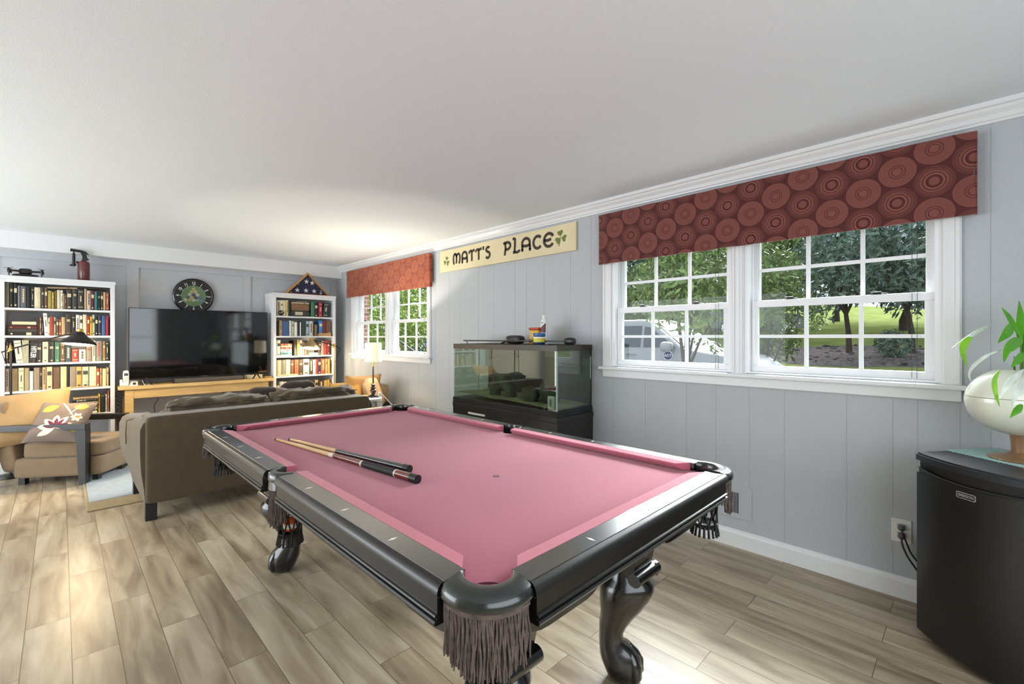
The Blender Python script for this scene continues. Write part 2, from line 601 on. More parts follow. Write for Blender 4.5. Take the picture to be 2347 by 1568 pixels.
def window_pair(name, pair, label):
    root = struct(name, (WX, (pair[0][0] + pair[1][1]) / 2, UZ0), label)
    ox, oy, oz = root.location
    def B(mb, x0, x1, y0, y1, z0, z1, bev=0.0):
        mb.box(x0 - ox, x1 - ox, y0 - oy, y1 - oy, z0 - oz, z1 - oz, bev)
    Y0, Y1 = pair[0][0], pair[1][1]
    mb = MB()
    for a, b in ((Y1, Y1 + 0.074), (Y0 - 0.066, Y0)):
        B(mb, WX - 0.018, WX, a, b, UZ0 - 0.01, 2.12, 0.003)
        m0 = a + 0.012 if b > Y1 else a + 0.04
    B(mb, WX - 0.024, WX - 0.018, Y1 + 0.052, Y1 + 0.068, UZ0, 2.12, 0.002)
    B(mb, WX - 0.024, WX - 0.018, Y0 - 0.060, Y0 - 0.044, UZ0, 2.12, 0.002)
    B(mb, WX - 0.018, WX, Y0, Y1, 2.03, 2.12, 0.003)
    mb.build('casing', WHITE, root)
    mb = MB()
    B(mb, WX - 0.016, WX + 0.10, pair[0][1], pair[1][0], UZ0 - 0.01, 2.04, 0.003)
    B(mb, WX - 0.024, WX - 0.016, pair[0][1] + 0.005, pair[0][1] + 0.018, UZ0, 2.03, 0.002)
    B(mb, WX - 0.024, WX - 0.016, pair[1][0] - 0.018, pair[1][0] - 0.005, UZ0, 2.03, 0.002)
    mb.build('mullion', WHITE, root)
    mb = MB()
    B(mb, WX - 0.055, WX + 0.12, Y0 - 0.085, Y1 + 0.095, UZ0 - 0.030, UZ0 - 0.006, 0.006)
    mb.build('window_sill', WHITE, root)
    mb = MB()
    B(mb, WX - 0.020, WX, Y0 - 0.066, Y1 + 0.074, UZ0 - 0.088, UZ0 - 0.030, 0.004)
    mb.build('apron', WHITE, root)
    for ya, yb in pair:
        mb = MB()   # jambs with their tracks
        for s, e in ((1, ya), (-1, yb)):
            B(mb, WX - 0.001, WX + 0.131, e - s * 0.002, e + s * 0.012, UZ0 - 0.01, UZ1 + 0.002)
            B(mb, WX + 0.0005, WX + 0.031, e - s * 0.001, e + s * 0.031, UZ0 - 0.009, UZ1 - 0.001)
            B(mb, WX + 0.069, WX + 0.080, e - s * 0.001, e + s * 0.030, UZ0 - 0.009, UZ1 - 0.001)
            B(mb, WX + 0.118, WX + 0.1295, e - s * 0.001, e + s * 0.034, UZ0 - 0.009, UZ1 - 0.001)
        B(mb, WX + 0.001, WX + 0.129, ya + 0.013, yb - 0.013, UZ1 - 0.02, UZ1 + 0.001)
        B(mb, WX + 0.001, WX + 0.129, ya + 0.013, yb - 0.013, UZ0 - 0.006, UZ0 + 0.008)
        mb.build('jamb', VINYL, root)
        lo = sash(root, 'lower_sash', WX + 0.032 - ox, ya + 0.030 - oy, yb - 0.030 - oy, UZ0 + 0.008 - oz, 1.582 - oz, 0.040, 0.042, 0.040, 'lower')
        up = sash(root, 'upper_sash', WX + 0.081 - ox, ya + 0.028 - oy, yb - 0.028 - oy, 1.548 - oz, UZ1 - 0.02 - oz, 0.036, 0.040, 0.040, 'upper')
        for f in (0.27, 0.72):
            y = ya + (yb - ya) * f
            mb = MB()
            B(mb, WX + 0.040, WX + 0.066, y - 0.030, y + 0.030, 1.582, 1.589, 0.002)
            B(mb, WX + 0.036, WX + 0.050, y - 0.006, y + 0.040, 1.589, 1.597, 0.002)
            mb.build('sash_lock', BLACKP, root)
        # blind cords in front of the right-hand pane
        mb = MB()
        for dy in (0.098, 0.118):
            mb.tube([(WX + 0.02 - ox, ya + dy - oy, 2.0 - oz), (WX + 0.022 - ox, ya + dy - 0.001 - oy, 1.6 - oz), (WX + 0.02 - ox, ya + dy - oy, 1.14 - oz)], 0.0012, 5)
        mb.build('blind_cord', mat('dark cord', (60, 62, 62), 0.7), root)
        mb = MB()
        mb.tube([(WX + 0.012 - ox, yb - 0.05 - oy, 2.02 - oz), (WX + 0.012 - ox, yb - 0.05 - oy, 1.24 - oz)], 0.003, 6)
        mb.build('blind_wand', VINYL, root)
    return root
W1 = window_pair('window_1', PAIRS[0], None)
W2 = window_pair('window_2', PAIRS[1], None)

# security sticker on a pane of the near pair
st = thing('window_sticker', 'small dark blue octagonal security sticker on the lower left window pane', 'sticker', (WX + 0.045, 0.672, 1.217))
def octo(r): return [(r * cos(rad(22.5 + 45 * i)), r * sin(rad(22.5 + 45 * i))) for i in range(8)]
MB().prism(octo(0.036), -0.0012, 0, 'x').build('backing', mat('sticker white', (225, 228, 232), 0.5), st)
MB().prism(octo(0.033), -0.002, -0.0012, 'x').build('face', mat('sticker blue', (20, 38, 84), 0.4), st)
TX = Matrix(((0, 0, -1, 0), (-1, 0, 0, 0), (0, 1, 0, 0), (0, 0, 0, 1)))   # text plane seen from -x
text_mb('ADT', 0.028, 0.0003, M=Matrix.Translation((-0.0024, 0, 0)) @ TX).build('lettering', mat('sticker white', (225, 228, 232), 0.5), st)

# rear window behind the camera; left glass door is added to light the room
r3 = struct('window_3', (-0.6, RY, 1.35))
mb = MB()
for a, b in ((-1.6, -1.52), (1.52, 1.6), (-0.04, 0.04)):
    mb.box(a, b, -0.10, 0.02, -0.85, 0.85)
for a, b in ((-0.85, -0.77), (0.77, 0.85), (-0.03, 0.03)):
    mb.box(-1.6, 1.6, -0.10, 0.018, a, b)
mb.build('window_frame', VINYL, r3)
MB().box(-1.55, 1.55, -0.05, -0.045, -0.8, 0.8).build('pane', GLASS, r3)
d1 = struct('door_1', (LX, 3.6, 0.1))
mb = MB()
for a, b in ((-2.2, -2.1), (2.1, 2.2), (-0.06, 0.06)):
    mb.box(-0.10, 0.02, a, b, 0, 2.05)
for a, b in ((0, 0.12), (1.93, 2.05)):
    mb.box(-0.10, 0.018, -2.2, 2.2, a, b)
mb.build('door_frame', VINYL, d1)
MB().box(-0.05, -0.045, -2.12, 2.12, 0.1, 1.95).build('pane', GLASS, d1)
# white cabinet doors at the back wall, left of the tall bookcase (only the tank glass mirrors them)
for i, xx in enumerate((-3.35, -2.55)):
    c = struct('door_%d' % (i + 2), (xx, BY - 0.02, 0))
    mb = MB()
    mb.box(0, 0.76, -0.03, 0, 0.02, 2.1, 0.003)
    for z0, z1 in ((0.15, 0.95), (1.1, 1.98)):
        mb.box(0.10, 0.66, -0.042, -0.03, z0, z1, 0.006)
    mb.build('door_panel', mat('beige cabinet paint', (196, 184, 160), 0.4), c)
    MB().tube([(0.70, -0.03, 0.9), (0.70, -0.07, 0.92), (0.70, -0.07, 1.32), (0.70, -0.03, 1.34)], 0.008, 8).build('door_handle', BLACKP, c)

# ------------------------------------------------------------------ outdoors
def gz(x, y):
    return -0.05 + max(0.0, x - 9.0) * 0.083 + max(0.0, y - 6.5) * 0.10 * min(1, max(0, (x - 2.5) / 3)) + 0.03 * noise.noise(Vector((x * 0.4, y * 0.4, 0)))
GRASS = mat('lawn', (90, 98, 58), 0.9, vary=0.25, vscale=1.2, bump=0.6, bscale=30, spec=0.0)
nu, nv = 60, 70
def gfn(u, v):
    x = 2.5 + 68 * u ** 1.5
    y = -35 + 90 * v
    return (x, y, gz(x, y))
tag(MB().grid(gfn, nu, nv).build('lawn', GRASS, smooth=60), 'green lawn rising away from the house beyond the windows', 'lawn', kind='structure')
def patch(name, poly, m, lift, label, cat):
    # a flat patch that follows the ground
    xs = [p[0] for p in poly]; ys = [p[1] for p in poly]
    n = 16
    mb = MB()
    cx, cy = sum(xs) / len(xs), sum(ys) / len(ys)
    ring = []
    N = 40
    def bound(a):
        # ellipse-like bed
        rx, ry = (max(xs) - min(xs)) / 2, (max(ys) - min(ys)) / 2
        r = 1 + 0.08 * sin(3 * a) + 0.05 * sin(7 * a)
        return (rx * cos(a) * r, ry * sin(a) * r)
    def fn(u, v):
        a = 2 * pi * u
        bx, by = bound(a)
        x, y = cx + bx * v, cy + by * v
        return (x, y, gz(x, y) + lift * (1 - v ** 6))
    mb.grid(fn, N, 8, closed_u=True)
    o = mb.build(name, m, smooth=60)
    return tag(o, label, cat)
tag(MB().grid(lambda u, v: (3.6 + 7.6 * u, -2 + 16 * v * 0.6, gz(3.6 + 7.6 * u, -2 + 16 * v * 0.6) + 0.02), 20, 20).build('driveway', mat('concrete drive', (56, 56, 58), 0.9, vary=0.1, vscale=3, spec=0.0)), 'grey concrete driveway under the white car', 'driveway', kind='structure')
MULCH = mat('bark mulch', (76, 72, 72), 0.95, vary=0.5, vscale=9, bump=1.0, bscale=25, spec=0.0)
tag(patch('mulch_bed', [(15.5, -3), (21.5, -3), (21.5, 5.2), (15.5, 5.2)], MULCH, 0.10, 'brown mulch bed under the two slim trees on the lawn', 'mulch bed'), kind='structure')

BARK = mat('tree bark', (53, 43, 35), 0.9, vary=0.3, vscale=12, bump=0.8, bscale=30)
def leafm(n, c): return mat('leaves ' + n, c, 0.6, vary=0.45, vscale=1.3, spec=0.15)
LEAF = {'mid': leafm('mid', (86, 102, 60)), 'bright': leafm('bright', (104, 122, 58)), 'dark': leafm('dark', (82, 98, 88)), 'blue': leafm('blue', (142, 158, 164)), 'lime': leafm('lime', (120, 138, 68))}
def foliage(mb, blobs, n, size, rnd):
    """leaves scattered through the shells of several blobs"""
    tot = sum(b[3] * b[4] * b[5] for b in blobs) ** 1.0
    for b in blobs:
        k = int(n * b[3] * b[4] * b[5] / tot) + 1
        for _ in range(k):
            while True:
                d = Vector((rnd.uniform(-1, 1), rnd.uniform(-1, 1), rnd.uniform(-1, 1)))
                if 0.05 < d.length < 1: break
            d = d.normalized() * (0.45 + 0.55 * rnd.random() ** 0.5)
            c = Vector((b[0] + d.x * b[3], b[1] + d.y * b[4], b[2] + d.z * b[5]))
            a = Vector((rnd.gauss(0, 1), rnd.gauss(0, 1), rnd.gauss(0, 0.6))).normalized()
            t = a.orthogonal().normalized()
            t.rotate(Matrix.Rotation(rnd.uniform(0, 6.28), 3, a))
            s = size * rnd.uniform(0.6, 1.3)
            e = a.cross(t)
            mb.add([c - t * s, c + e * s * 0.32, c + t * s, c - e * s * 0.32], [(0, 1, 2, 3)])
def tree(name, x, y, h, crown, leaf, n, size, label, trunk=0.12, group=None, low=0.35, forks=3, seed=1, cat='tree'):
    rnd = random.Random(seed)
    z = gz(x, y)
    t = thing(name, label, cat, (x, y, z), group=group)
    mb = MB()
    top = Vector((rnd.uniform(-0.2, 0.2), rnd.uniform(-0.2, 0.2), h * low))
    mb.tube([(0, 0, -0.1), (0.03, 0.02, h * low * 0.5), top], [trunk, trunk * 0.8, trunk * 0.65], 8)
    blobs = []
    for i in range(forks * 3):
        a = 2 * pi * i / (forks * 3) + rnd.uniform(-0.3, 0.3)
        rr = crown * rnd.uniform(0.25, 0.62)
        zz = h * rnd.uniform(low + 0.12, 0.85)
        c = Vector((cos(a) * rr, sin(a) * rr, zz))
        blobs.append((c.x, c.y, c.z, crown * rnd.uniform(0.38, 0.55), crown * rnd.uniform(0.38, 0.55), h * rnd.uniform(0.13, 0.2)))
        if i % 3 != 2:
            mb.tube([top, top.lerp(c, 0.5) + Vector((0, 0, 0.05 * h)), c], [trunk * 0.5, trunk * 0.3, trunk * 0.12], 6)
    blobs.append((0, 0, h * 0.78, crown * 0.6, crown * 0.6, h * 0.22))
    mb.build('trunk', BARK, t, smooth=50)
    mb = MB()
    foliage(mb, blobs, n, size, rnd)
    mb.build('foliage', LEAF[leaf], t)
    return t
def shrub(name, x, y, r, h, leaf, n, size, label, seed=1, group=None, ry=None):
    rnd = random.Random(seed)
    t = thing(name, label, 'shrub', (x, y, gz(x, y)), group=group)
    mb = MB()
    for i in range(5):
        a = i * 1.26
        mb.tube([(0, 0, -0.05), (cos(a) * r * 0.3, sin(a) * r * 0.3, h * 0.5)], [0.02, 0.01], 5)
    mb.build('stem', BARK, t)
    mb = MB()
    foliage(mb, [(0, 0, h * 0.5, r, ry or r, h * 0.5), (r * 0.3, 0.2, h * 0.62, r * 0.6, (ry or r) * 0.7, h * 0.38)], n, size, rnd)
    mb.build('foliage', LEAF[leaf], t)
    return t

# the small maple just outside the near window pair, trees on the lawn, woods behind
tree('maple_tree', 5.4, 1.85, 3.1, 1.05, 'mid', 4600, 0.052, 'small green maple tree close outside the left sashes of the near window', 0.05, low=0.28, seed=3)
tree('maple_tree', 9.4, 1.95, 3.3, 0.95, 'mid', 4600, 0.062, 'leafy maple reaching low beside the mullion of the near window', 0.05, low=0.12, seed=14)
tree('lawn_tree', 18.3, 2.0, 4.7, 2.1, 'dark', 3000, 0.14, 'slim dark tree on the mulch bed, the left one of two', 0.10, low=0.30, seed=5)
tree('lawn_tree', 18.6, 0.4, 5.0, 2.4, 'dark', 3200, 0.14, 'slim dark tree on the mulch bed, the right one of two', 0.10, low=0.30, seed=6)
tree('lawn_tree', 14.0, 7.4, 3.6, 1.25, 'mid', 2400, 0.10, 'young feathery tree standing left of the lawn, beyond the window mullion', 0.05, low=0.25, seed=8)
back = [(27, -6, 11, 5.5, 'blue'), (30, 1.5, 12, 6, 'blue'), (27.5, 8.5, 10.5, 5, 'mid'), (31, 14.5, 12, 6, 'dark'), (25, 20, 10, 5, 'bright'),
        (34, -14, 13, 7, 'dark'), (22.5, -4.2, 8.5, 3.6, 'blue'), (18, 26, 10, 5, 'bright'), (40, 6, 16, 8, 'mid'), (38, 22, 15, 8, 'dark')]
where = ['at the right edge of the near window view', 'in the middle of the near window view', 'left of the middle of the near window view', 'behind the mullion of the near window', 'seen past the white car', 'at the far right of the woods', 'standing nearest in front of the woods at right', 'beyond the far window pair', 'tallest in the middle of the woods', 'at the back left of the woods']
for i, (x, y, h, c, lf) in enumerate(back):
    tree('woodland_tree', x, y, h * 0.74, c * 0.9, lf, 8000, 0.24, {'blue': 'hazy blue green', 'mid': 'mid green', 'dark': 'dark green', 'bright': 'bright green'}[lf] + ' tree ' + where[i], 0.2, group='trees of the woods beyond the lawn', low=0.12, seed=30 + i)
shrub('bed_shrub', 17.3, 0.75, 0.45, 0.95, 'dark', 500, 0.09, 'small dark shrub on the mulch bed beside the right slim tree', 75)
mr_ = random.Random(9)
mb = MB()
for i in range(160):
    a, b = mr_.uniform(15.8, 21.0), mr_.uniform(-2.6, 4.8)
    mb.ball((a, b, gz(a, b) + 0.10), mr_.uniform(0.04, 0.10), (1, 1, 0.6), n=5)
tag(mb.build('mulch_clods', MULCH), 'loose dark clods scattered over the mulch bed', 'mulch', kind='stuff')
# green slope beyond the far window pair
shrub('hedge_shrub', 5.3, 9.2, 0.9, 1.75, 'bright', 2200, 0.07, 'bright leafy shrub filling the lower right sash of the far window', 71)
shrub('hedge_shrub', 4.6, 6.9, 0.55, 1.35, 'dark', 1400, 0.06, 'dark green shrub low outside the far window, beside the wooden rail', 72)
shrub('hedge_shrub', 7.4, 12.8, 1.6, 2.6, 'lime', 2200, 0.10, 'yellow green shrub high on the slope beyond the far window', 73)
shrub('hedge_shrub', 9.5, 19.0, 2.6, 4.2, 'mid', 2400, 0.14, 'broad green shrub at the top of the slope beyond the far window', 74)
BRICK = None
def brick_mat():
    m = bpy.data.materials.new('porch brick')
    m.use_nodes = True
    g = NT(m)
    p = g.N['Principled BSDF']
    tc = g.new('ShaderNodeTexCoord')
    mp = g.new('ShaderNodeMapping')
    mp.inputs['Rotation'].default_value = (rad(90), 0, 0)
    g.link(tc.outputs['Object'], mp.inputs[0])
    br = g.new('ShaderNodeTexBrick')
    br.inputs['Scale'].default_value = 1
    br.inputs['Brick Width'].default_value = 0.2
    br.inputs['Row Height'].default_value = 0.07
    br.inputs['Mortar Size'].default_value = 0.006
    br.inputs['Color1'].default_value = lin((140, 96, 80))
    br.inputs['Color2'].default_value = lin((110, 76, 66))
    br.inputs['Mortar'].default_value = lin((170, 160, 150))
    g.link(mp.outputs[0], br.inputs['Vector'])
    g.link(br.outputs[0], p.inputs['Base Color'])
    p.inputs['Roughness'].default_value = 0.9
    return m
bp = thing('porch_pillar', 'brown brick pillar just outside the left sash of the far window', 'pillar', (2.74, 6.62, gz(3.1, 6.6)))
MB().box(-0.26, 0.25, -0.20, 0.30, -0.1, 2.9).build('shaft', brick_mat(), bp)
MB().box(-0.26, 0.29, -0.24, 0.34, 2.9, 3.0).build('cap', mat('stone cap', (180, 176, 168), 0.8), bp)
hr = thing('stair_rail', 'dark metal stair handrail sloping outside the far window', 'handrail', (3.6, 6.35, gz(3.6, 6.3)))
MB().tube([(0, -0.9, 0.95), (0, 0.7, 1.55)], 0.018, 6).build('top_rail', BLACKP, hr)
for k in range(6):
    MB().tube([(0, -0.9 + 0.3 * k, 0.0), (0, -0.9 + 0.3 * k, 0.95 + 0.1125 * k)], 0.010, 6).build('baluster', BLACKP, hr)
wr = MB().tube([(3.5, 4.9, 1.06), (3.6, 4.42, 1.10)], 0.02, 6).build('wooden_rail', mat('raw pine', (196, 160, 110), 0.6))
tag(wr, 'pale wooden rail sloping across the lower right sash of the far window', 'rail')

# the cars
def car(loc, rz, label, paint):
    t = thing('car', label, 'car', loc, rz)
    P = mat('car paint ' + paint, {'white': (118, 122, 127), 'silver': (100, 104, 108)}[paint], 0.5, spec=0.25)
    DK = mat('car glass', (40, 50, 56), 0.25, spec=0.2)
    side = [(-2.2, 0.35), (-2.25, 0.9), (-2.1, 1.12), (-1.75, 1.66), (-1.45, 1.74), (0.1, 1.74), (0.32, 1.68), (1.0, 1.16), (1.95, 1.02), (2.25, 0.82), (2.3, 0.4), (2.1, 0.3), (-2.0, 0.3)]
    rings = []
    for yy, sc, dz in ((-0.93, 0.97, 0), (-0.90, 0.995, 0), (-0.6, 1.0, 0.02), (0.6, 1.0, 0.02), (0.90, 0.995, 0), (0.93, 0.97, 0)):
        rings.append([(a * sc, yy * (1.0 if b < 1.15 else 1 - 0.20 * (b - 1.1)), 0.3 + (b - 0.3) * (sc if b > 1 else 1) + dz * (b > 1)) for a, b in side])
    mb = MB(); mb.loft(rings)
    mb.build('body', P, t, smooth=30)
    for s in (-1, 1):
        mb = MB()
        for q in ([(-1.62, 1.60), (-1.85, 1.18), (-0.95, 1.18), (-0.95, 1.62)], [(-0.88, 1.62), (-0.88, 1.18), (0.10, 1.18), (0.10, 1.62)], [(0.17, 1.60), (0.17, 1.18), (0.86, 1.18), (0.30, 1.58)]):
            y0 = [s * (0.938 - 0.20 * max(0, b - 1.1) * 0.9) for a, b in q]
            vs = [(a, yy, b) for (a, b), yy in zip(q, y0)] + [(a, yy - s * 0.05, b) for (a, b), yy in zip(q, y0)]
            mb.add(vs, [(0, 1, 2, 3), (7, 6, 5, 4), (0, 4, 5, 1), (1, 5, 6, 2), (2, 6, 7, 3), (3, 7, 4, 0)])
        mb.build('side_window', DK, t)
        mb = MB()
        mb.soft(0.62, 0.86, s * 0.95, s * 1.16, 1.10, 1.30, e=3, n=4)
        mb.build('wing_mirror', P, t, smooth=60)
        for a in (-0.2, -1.1):
            MB().tube([(a, s * 0.93, 1.04), (a + 0.03, s * 0.965, 1.045), (a + 0.19, s * 0.965, 1.045), (a + 0.22, s * 0.93, 1.04)], 0.014, 6).build('door_handle', P, t)
    mb = MB()
    mb.add([(0.36, -0.72, 1.665), (0.36, 0.72, 1.665), (1.0, 0.80, 1.185), (1.0, -0.80, 1.185), (0.34, -0.72, 1.64), (0.34, 0.72, 1.64), (0.98, 0.80, 1.16), (0.98, -0.80, 1.16)],
           [(0, 3, 2, 1), (4, 5, 6, 7), (0, 1, 5, 4), (1, 2, 6, 5), (2, 3, 7, 6), (3, 0, 4, 7)])
    mb.build('windscreen', DK, t)
    for sx in (-1.35, 1.42):
        for s in (-1, 1):
            M = Matrix.Translation((sx, s * 0.86, 0.35)) @ Matrix.Rotation(rad(90), 4, 'X')
            wl = MB().lathe([(0.30, -0.11), (0.35, -0.08), (0.35, 0.08), (0.30, 0.11)], n=24, M=M).build('wheel', mat('tyre', (28, 28, 30), 0.8), t, smooth=40)
            mb = MB()
            mb.lathe([(0.06, -0.125), (0.06, 0.125)], n=12, M=M)
            for k in range(5):
                a = 2 * pi * k / 5
                mb.tube([M @ Vector((0, 0, -0.118)), M @ Vector((0.24 * cos(a), 0.24 * sin(a), -0.118))], 0.03, 6)
                mb.tube([M @ Vector((0, 0, 0.118)), M @ Vector((0.24 * cos(a), 0.24 * sin(a), 0.118))], 0.03, 6)
            mb.lathe([(0.25, -0.115), (0.28, -0.115), (0.28, 0.115), (0.25, 0.115)], n=24, M=M)
            mb.build('rim', CHROME, wl)
    return t
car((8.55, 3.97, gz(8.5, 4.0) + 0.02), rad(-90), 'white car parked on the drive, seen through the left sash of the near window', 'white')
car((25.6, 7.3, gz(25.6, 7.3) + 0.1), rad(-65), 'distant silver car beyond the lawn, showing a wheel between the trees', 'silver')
# ------------------------------------------------------------------ pool table
FELT = mat('dusty rose table cloth', (171, 86, 108), 0.95, vary=0.04, vscale=2.0, bump=0.25, bscale=900, sheen=0.25)
FELTC = mat('dusty rose cushion cloth', (194, 102, 122), 0.9, vary=0.03, vscale=3.0, bump=0.2, bscale=900, sheen=0.25)
RAILM = mat('black rail lacquer', (20, 20, 19), 0.30, coat=1.0, vary=0.15, vscale=2, spec=0.8)
RAILM.node_tree.nodes['Principled BSDF'].inputs['Coat IOR'].default_value = 1.6
RAILM.node_tree.nodes['Principled BSDF'].inputs['Coat Roughness'].default_value = 0.12
CASTM = mat('dark green black pocket casting', (24, 32, 30), 0.26, coat=0.6, spec=0.6)
APRM = mat('black apron lacquer', (15, 13, 12), 0.38, coat=0.15, vary=0.2, vscale=2)
PEARL = mat('pearl inlay', (238, 236, 228), 0.3)
LEATH = mat('black pocket leather', (16, 15, 15), 0.5)
FRINGEM = mat('taupe cotton fringe', (98, 84, 78), 0.85, vary=0.35, vscale=60, bump=0.8, bscale=500)
HW, HL = 0.559, 1.1175          # half playing field
PT = thing('pool_table', 'black pool table with pink cloth, claw feet and fringed pockets', 'pool table', (0.465, 1.0125, 0))
ZR, ZB = 0.830, 0.797

# bed cloth with pocket cut-outs
def bed_outline():
    pts = []
    r = 0.050
    def corner(sx, sy, order):
        cx, cy = sx * (HW + 0.040), sy * (HL + 0.040)
        base = math.degrees(math.atan2(-sy, -sx))
        a = [base + t for t in range(-60, 61, 8)]
        q = [(cx + 0.053 * cos(rad(t)), cy + 0.053 * sin(rad(t))) for t in a]
        return q
    def side(sx):
        cx = sx * (HW + 0.053)
        base = 180 if sx > 0 else 0
        return [(cx + 0.042 * cos(rad(base + t)), 0.042 * sin(rad(base + t))) for t in range(-70, 71, 10)]
    seq = [corner(-1, -1, 0)[::-1], corner(1, -1, 0)[::-1], side(1)[::-1], corner(1, 1, 0)[::-1], corner(-1, 1, 0)[::-1], side(-1)[::-1]]
    for q in seq:
        pts += q
    return pts
mb = MB()
mb.prism(bed_outline(), ZB - 0.022, ZB)
mb.build('bed_cloth', FELT, PT)

# cushions
def cushion(parent, p0, p1, m0, m1, inw):
    """nose from p0 to p1; m0/m1: how far the back face runs past the nose ends; inw: unit vector from the nose to the wood"""
    a, b = Vector(p0), Vector(p1)
    t = (b - a).normalized()
    o = Vector(inw)
    prof = [(0.0, 0.824), (0.004, 0.827), (0.046, 0.8305), (0.046, 0.800), (0.022, 0.800), (0.004, 0.817)]
    rings = []
    for base, s, m in ((a, -1, m0), (b, 1, m1)):
        ring = []
        for d, z in prof:
            q = base + o * d + t * s * (m * d / 0.046)
            ring.append((q.x, q.y, z))
        rings.append(ring)
    # a soft nose at the pocket end
    mb = MB(); mb.loft(rings)
    mb.build('cushion', FELTC, parent)
cs, ce = 0.092, 0.053
for sx in (-1, 1):
    for y0, y1 in ((-HL + cs, -ce), (ce, HL - cs)):
        m0 = 0.046 if abs(y0) > 0.5 else 0.006
        m1 = 0.046 if abs(y1) > 0.5 else 0.006
        cushion(PT, (sx * HW, y0), (sx * HW, y1), m0, m1, (sx, 0))
for sy in (-1, 1):
    cushion(PT, (-HW + cs, sy * HL), (HW - cs, sy * HL), 0.046, 0.046, (0, sy))

# wooden rails and aprons
railp = [(0.0445, 0.808), (0.0445, 0.8285), (0.047, 0.830), (0.108, 0.830), (0.109, 0.8288), (0.109, 0.808)]
edgep = [(0.1095, 0.80), (0.1095, 0.8288), (0.112, 0.830), (0.119, 0.828), (0.126, 0.822), (0.130, 0.813), (0.130, 0.806), (0.124, 0.802), (0.124, 0.80)]
apr = [(0.05, 0.801), (0.1235, 0.801), (0.1235, 0.763), (0.128, 0.761), (0.130, 0.758), (0.128, 0.755), (0.124, 0.754), (0.124, 0.751), (0.129, 0.749), (0.132, 0.745), (0.130, 0.740), (0.124, 0.738), (0.05, 0.738)]
def along(mb, prof, kind, s, a, b, ta=0.0, tb=0.0):
    """extrude a profile (distance out from the nose, z) along a side; ends slanted by ta, tb at the outer edge"""
    rings = []
    for e, tt in ((a, ta), (b, tb)):
        ring = []
        for d, z in prof:
            q = e + tt * (d - 0.044) / 0.084
            ring.append((s * (HW + d), q, z) if kind == 'y' else (q, s * (HL + d), z))
        rings.append(ring)
    mb.loft(rings)
for sx in (-1, 1):
    for s in (-1, 1):
        a, b = (-HL + 0.030, -0.052) if s < 0 else (0.052, HL - 0.030)
        ta, tb = (-0.012, -0.0) if s < 0 else (0.0, 0.012)
        mb = MB(); along(mb, railp, 'y', sx, a, b, ta, tb + (-0.022 if s < 0 else 0) if s < 0 else tb)
        rl = mb.build('rail', RAILM, PT, smooth=25)
        mb = MB(); along(mb, edgep, 'y', sx, a, b, ta, tb + (-0.022 if s < 0 else 0) if s < 0 else tb)
        mb.build('rail_edge', APRM, rl, smooth=40)
        mb = MB()
        for k in (1, 2, 3):
            yy = s * k * 0.27938
            mb.prism([(sx * (HW + 0.082) + dx, yy + dy) for dx, dy in ((-0.015, 0), (0, 0.0045), (0.015, 0), (0, -0.0045))], ZR, ZR + 0.0006)
        mb.build('sight_inlay', PEARL, rl)
        mb = MB(); along(mb, apr, 'y', sx, a - (0.004 if s < 0 else -0.03), b + (-0.03 if s < 0 else 0.004))
        mb.build('apron', APRM, PT, smooth=25)
for sy in (-1, 1):
    mb = MB(); along(mb, railp, 'x', sy, -HW + 0.030, HW - 0.030, -0.012, 0.012)
    rl = mb.build('rail', RAILM, PT, smooth=25)
    mb = MB(); along(mb, edgep, 'x', sy, -HW + 0.030, HW - 0.030, -0.012, 0.012)
    mb.build('rail_edge', APRM, rl, smooth=40)
    mb = MB()
    for k in (-1, 0, 1) if sy > 0 else (-1, 1):
        xx = k * 0.27938
        mb.prism([(xx + dx, sy * (HL + 0.082) + dy) for dx, dy in ((0, -0.015), (0.0045, 0), (0, 0.015), (-0.0045, 0))], ZR, ZR + 0.0006)
    mb.build('sight_inlay', PEARL, rl)
    if sy < 0:   # scrolled maker's emblem in the middle of the near rail
        mb = MB()
        M = Matrix.Translation((0, -(HL + 0.080), ZR))
        w_ = 0.0022
        stroke(mb, arc(-0.020, 0.0, 0.010, 0.008, 30, 330, 18), w_, 0.0005, M)
        stroke(mb, arc(-0.018, 0.001, 0.005, 0.004, 0, 270, 12), w_, 0.0005, M)
        stroke(mb, arc(0.0, 0.004, 0.010, 0.010, -60, 200, 18), w_, 0.0005, M)
        stroke(mb, arc(0.004, -0.006, 0.006, 0.005, 120, 420, 16), w_, 0.0005, M)
        stroke(mb, [(-0.034, -0.008), (-0.028, -0.012), (-0.016, -0.011), (-0.004, -0.006), (0.010, -0.010), (0.024, -0.010), (0.034, -0.004)], w_, 0.0005, M)
        stroke(mb, [(0.010, 0.002), (0.020, 0.008), (0.030, 0.009), (0.036, 0.006)], w_, 0.0005, M)
        stroke(mb, [(0.012, 0.013), (0.022, 0.016), (0.032, 0.014)], w_, 0.0005, M)
        stroke(mb, arc(0.024, -0.002, 0.006, 0.005, 0, 300, 12), w_, 0.0005, M)
        tag(mb.build('rail_emblem', mat('dull silver inlay', (120, 122, 120), 0.5), rl), 'scrolled silver emblem')
    mb = MB(); along(mb, apr, 'x', sy, -HW + 0.026, HW - 0.026)
    mb.build('apron', APRM, PT, smooth=25)

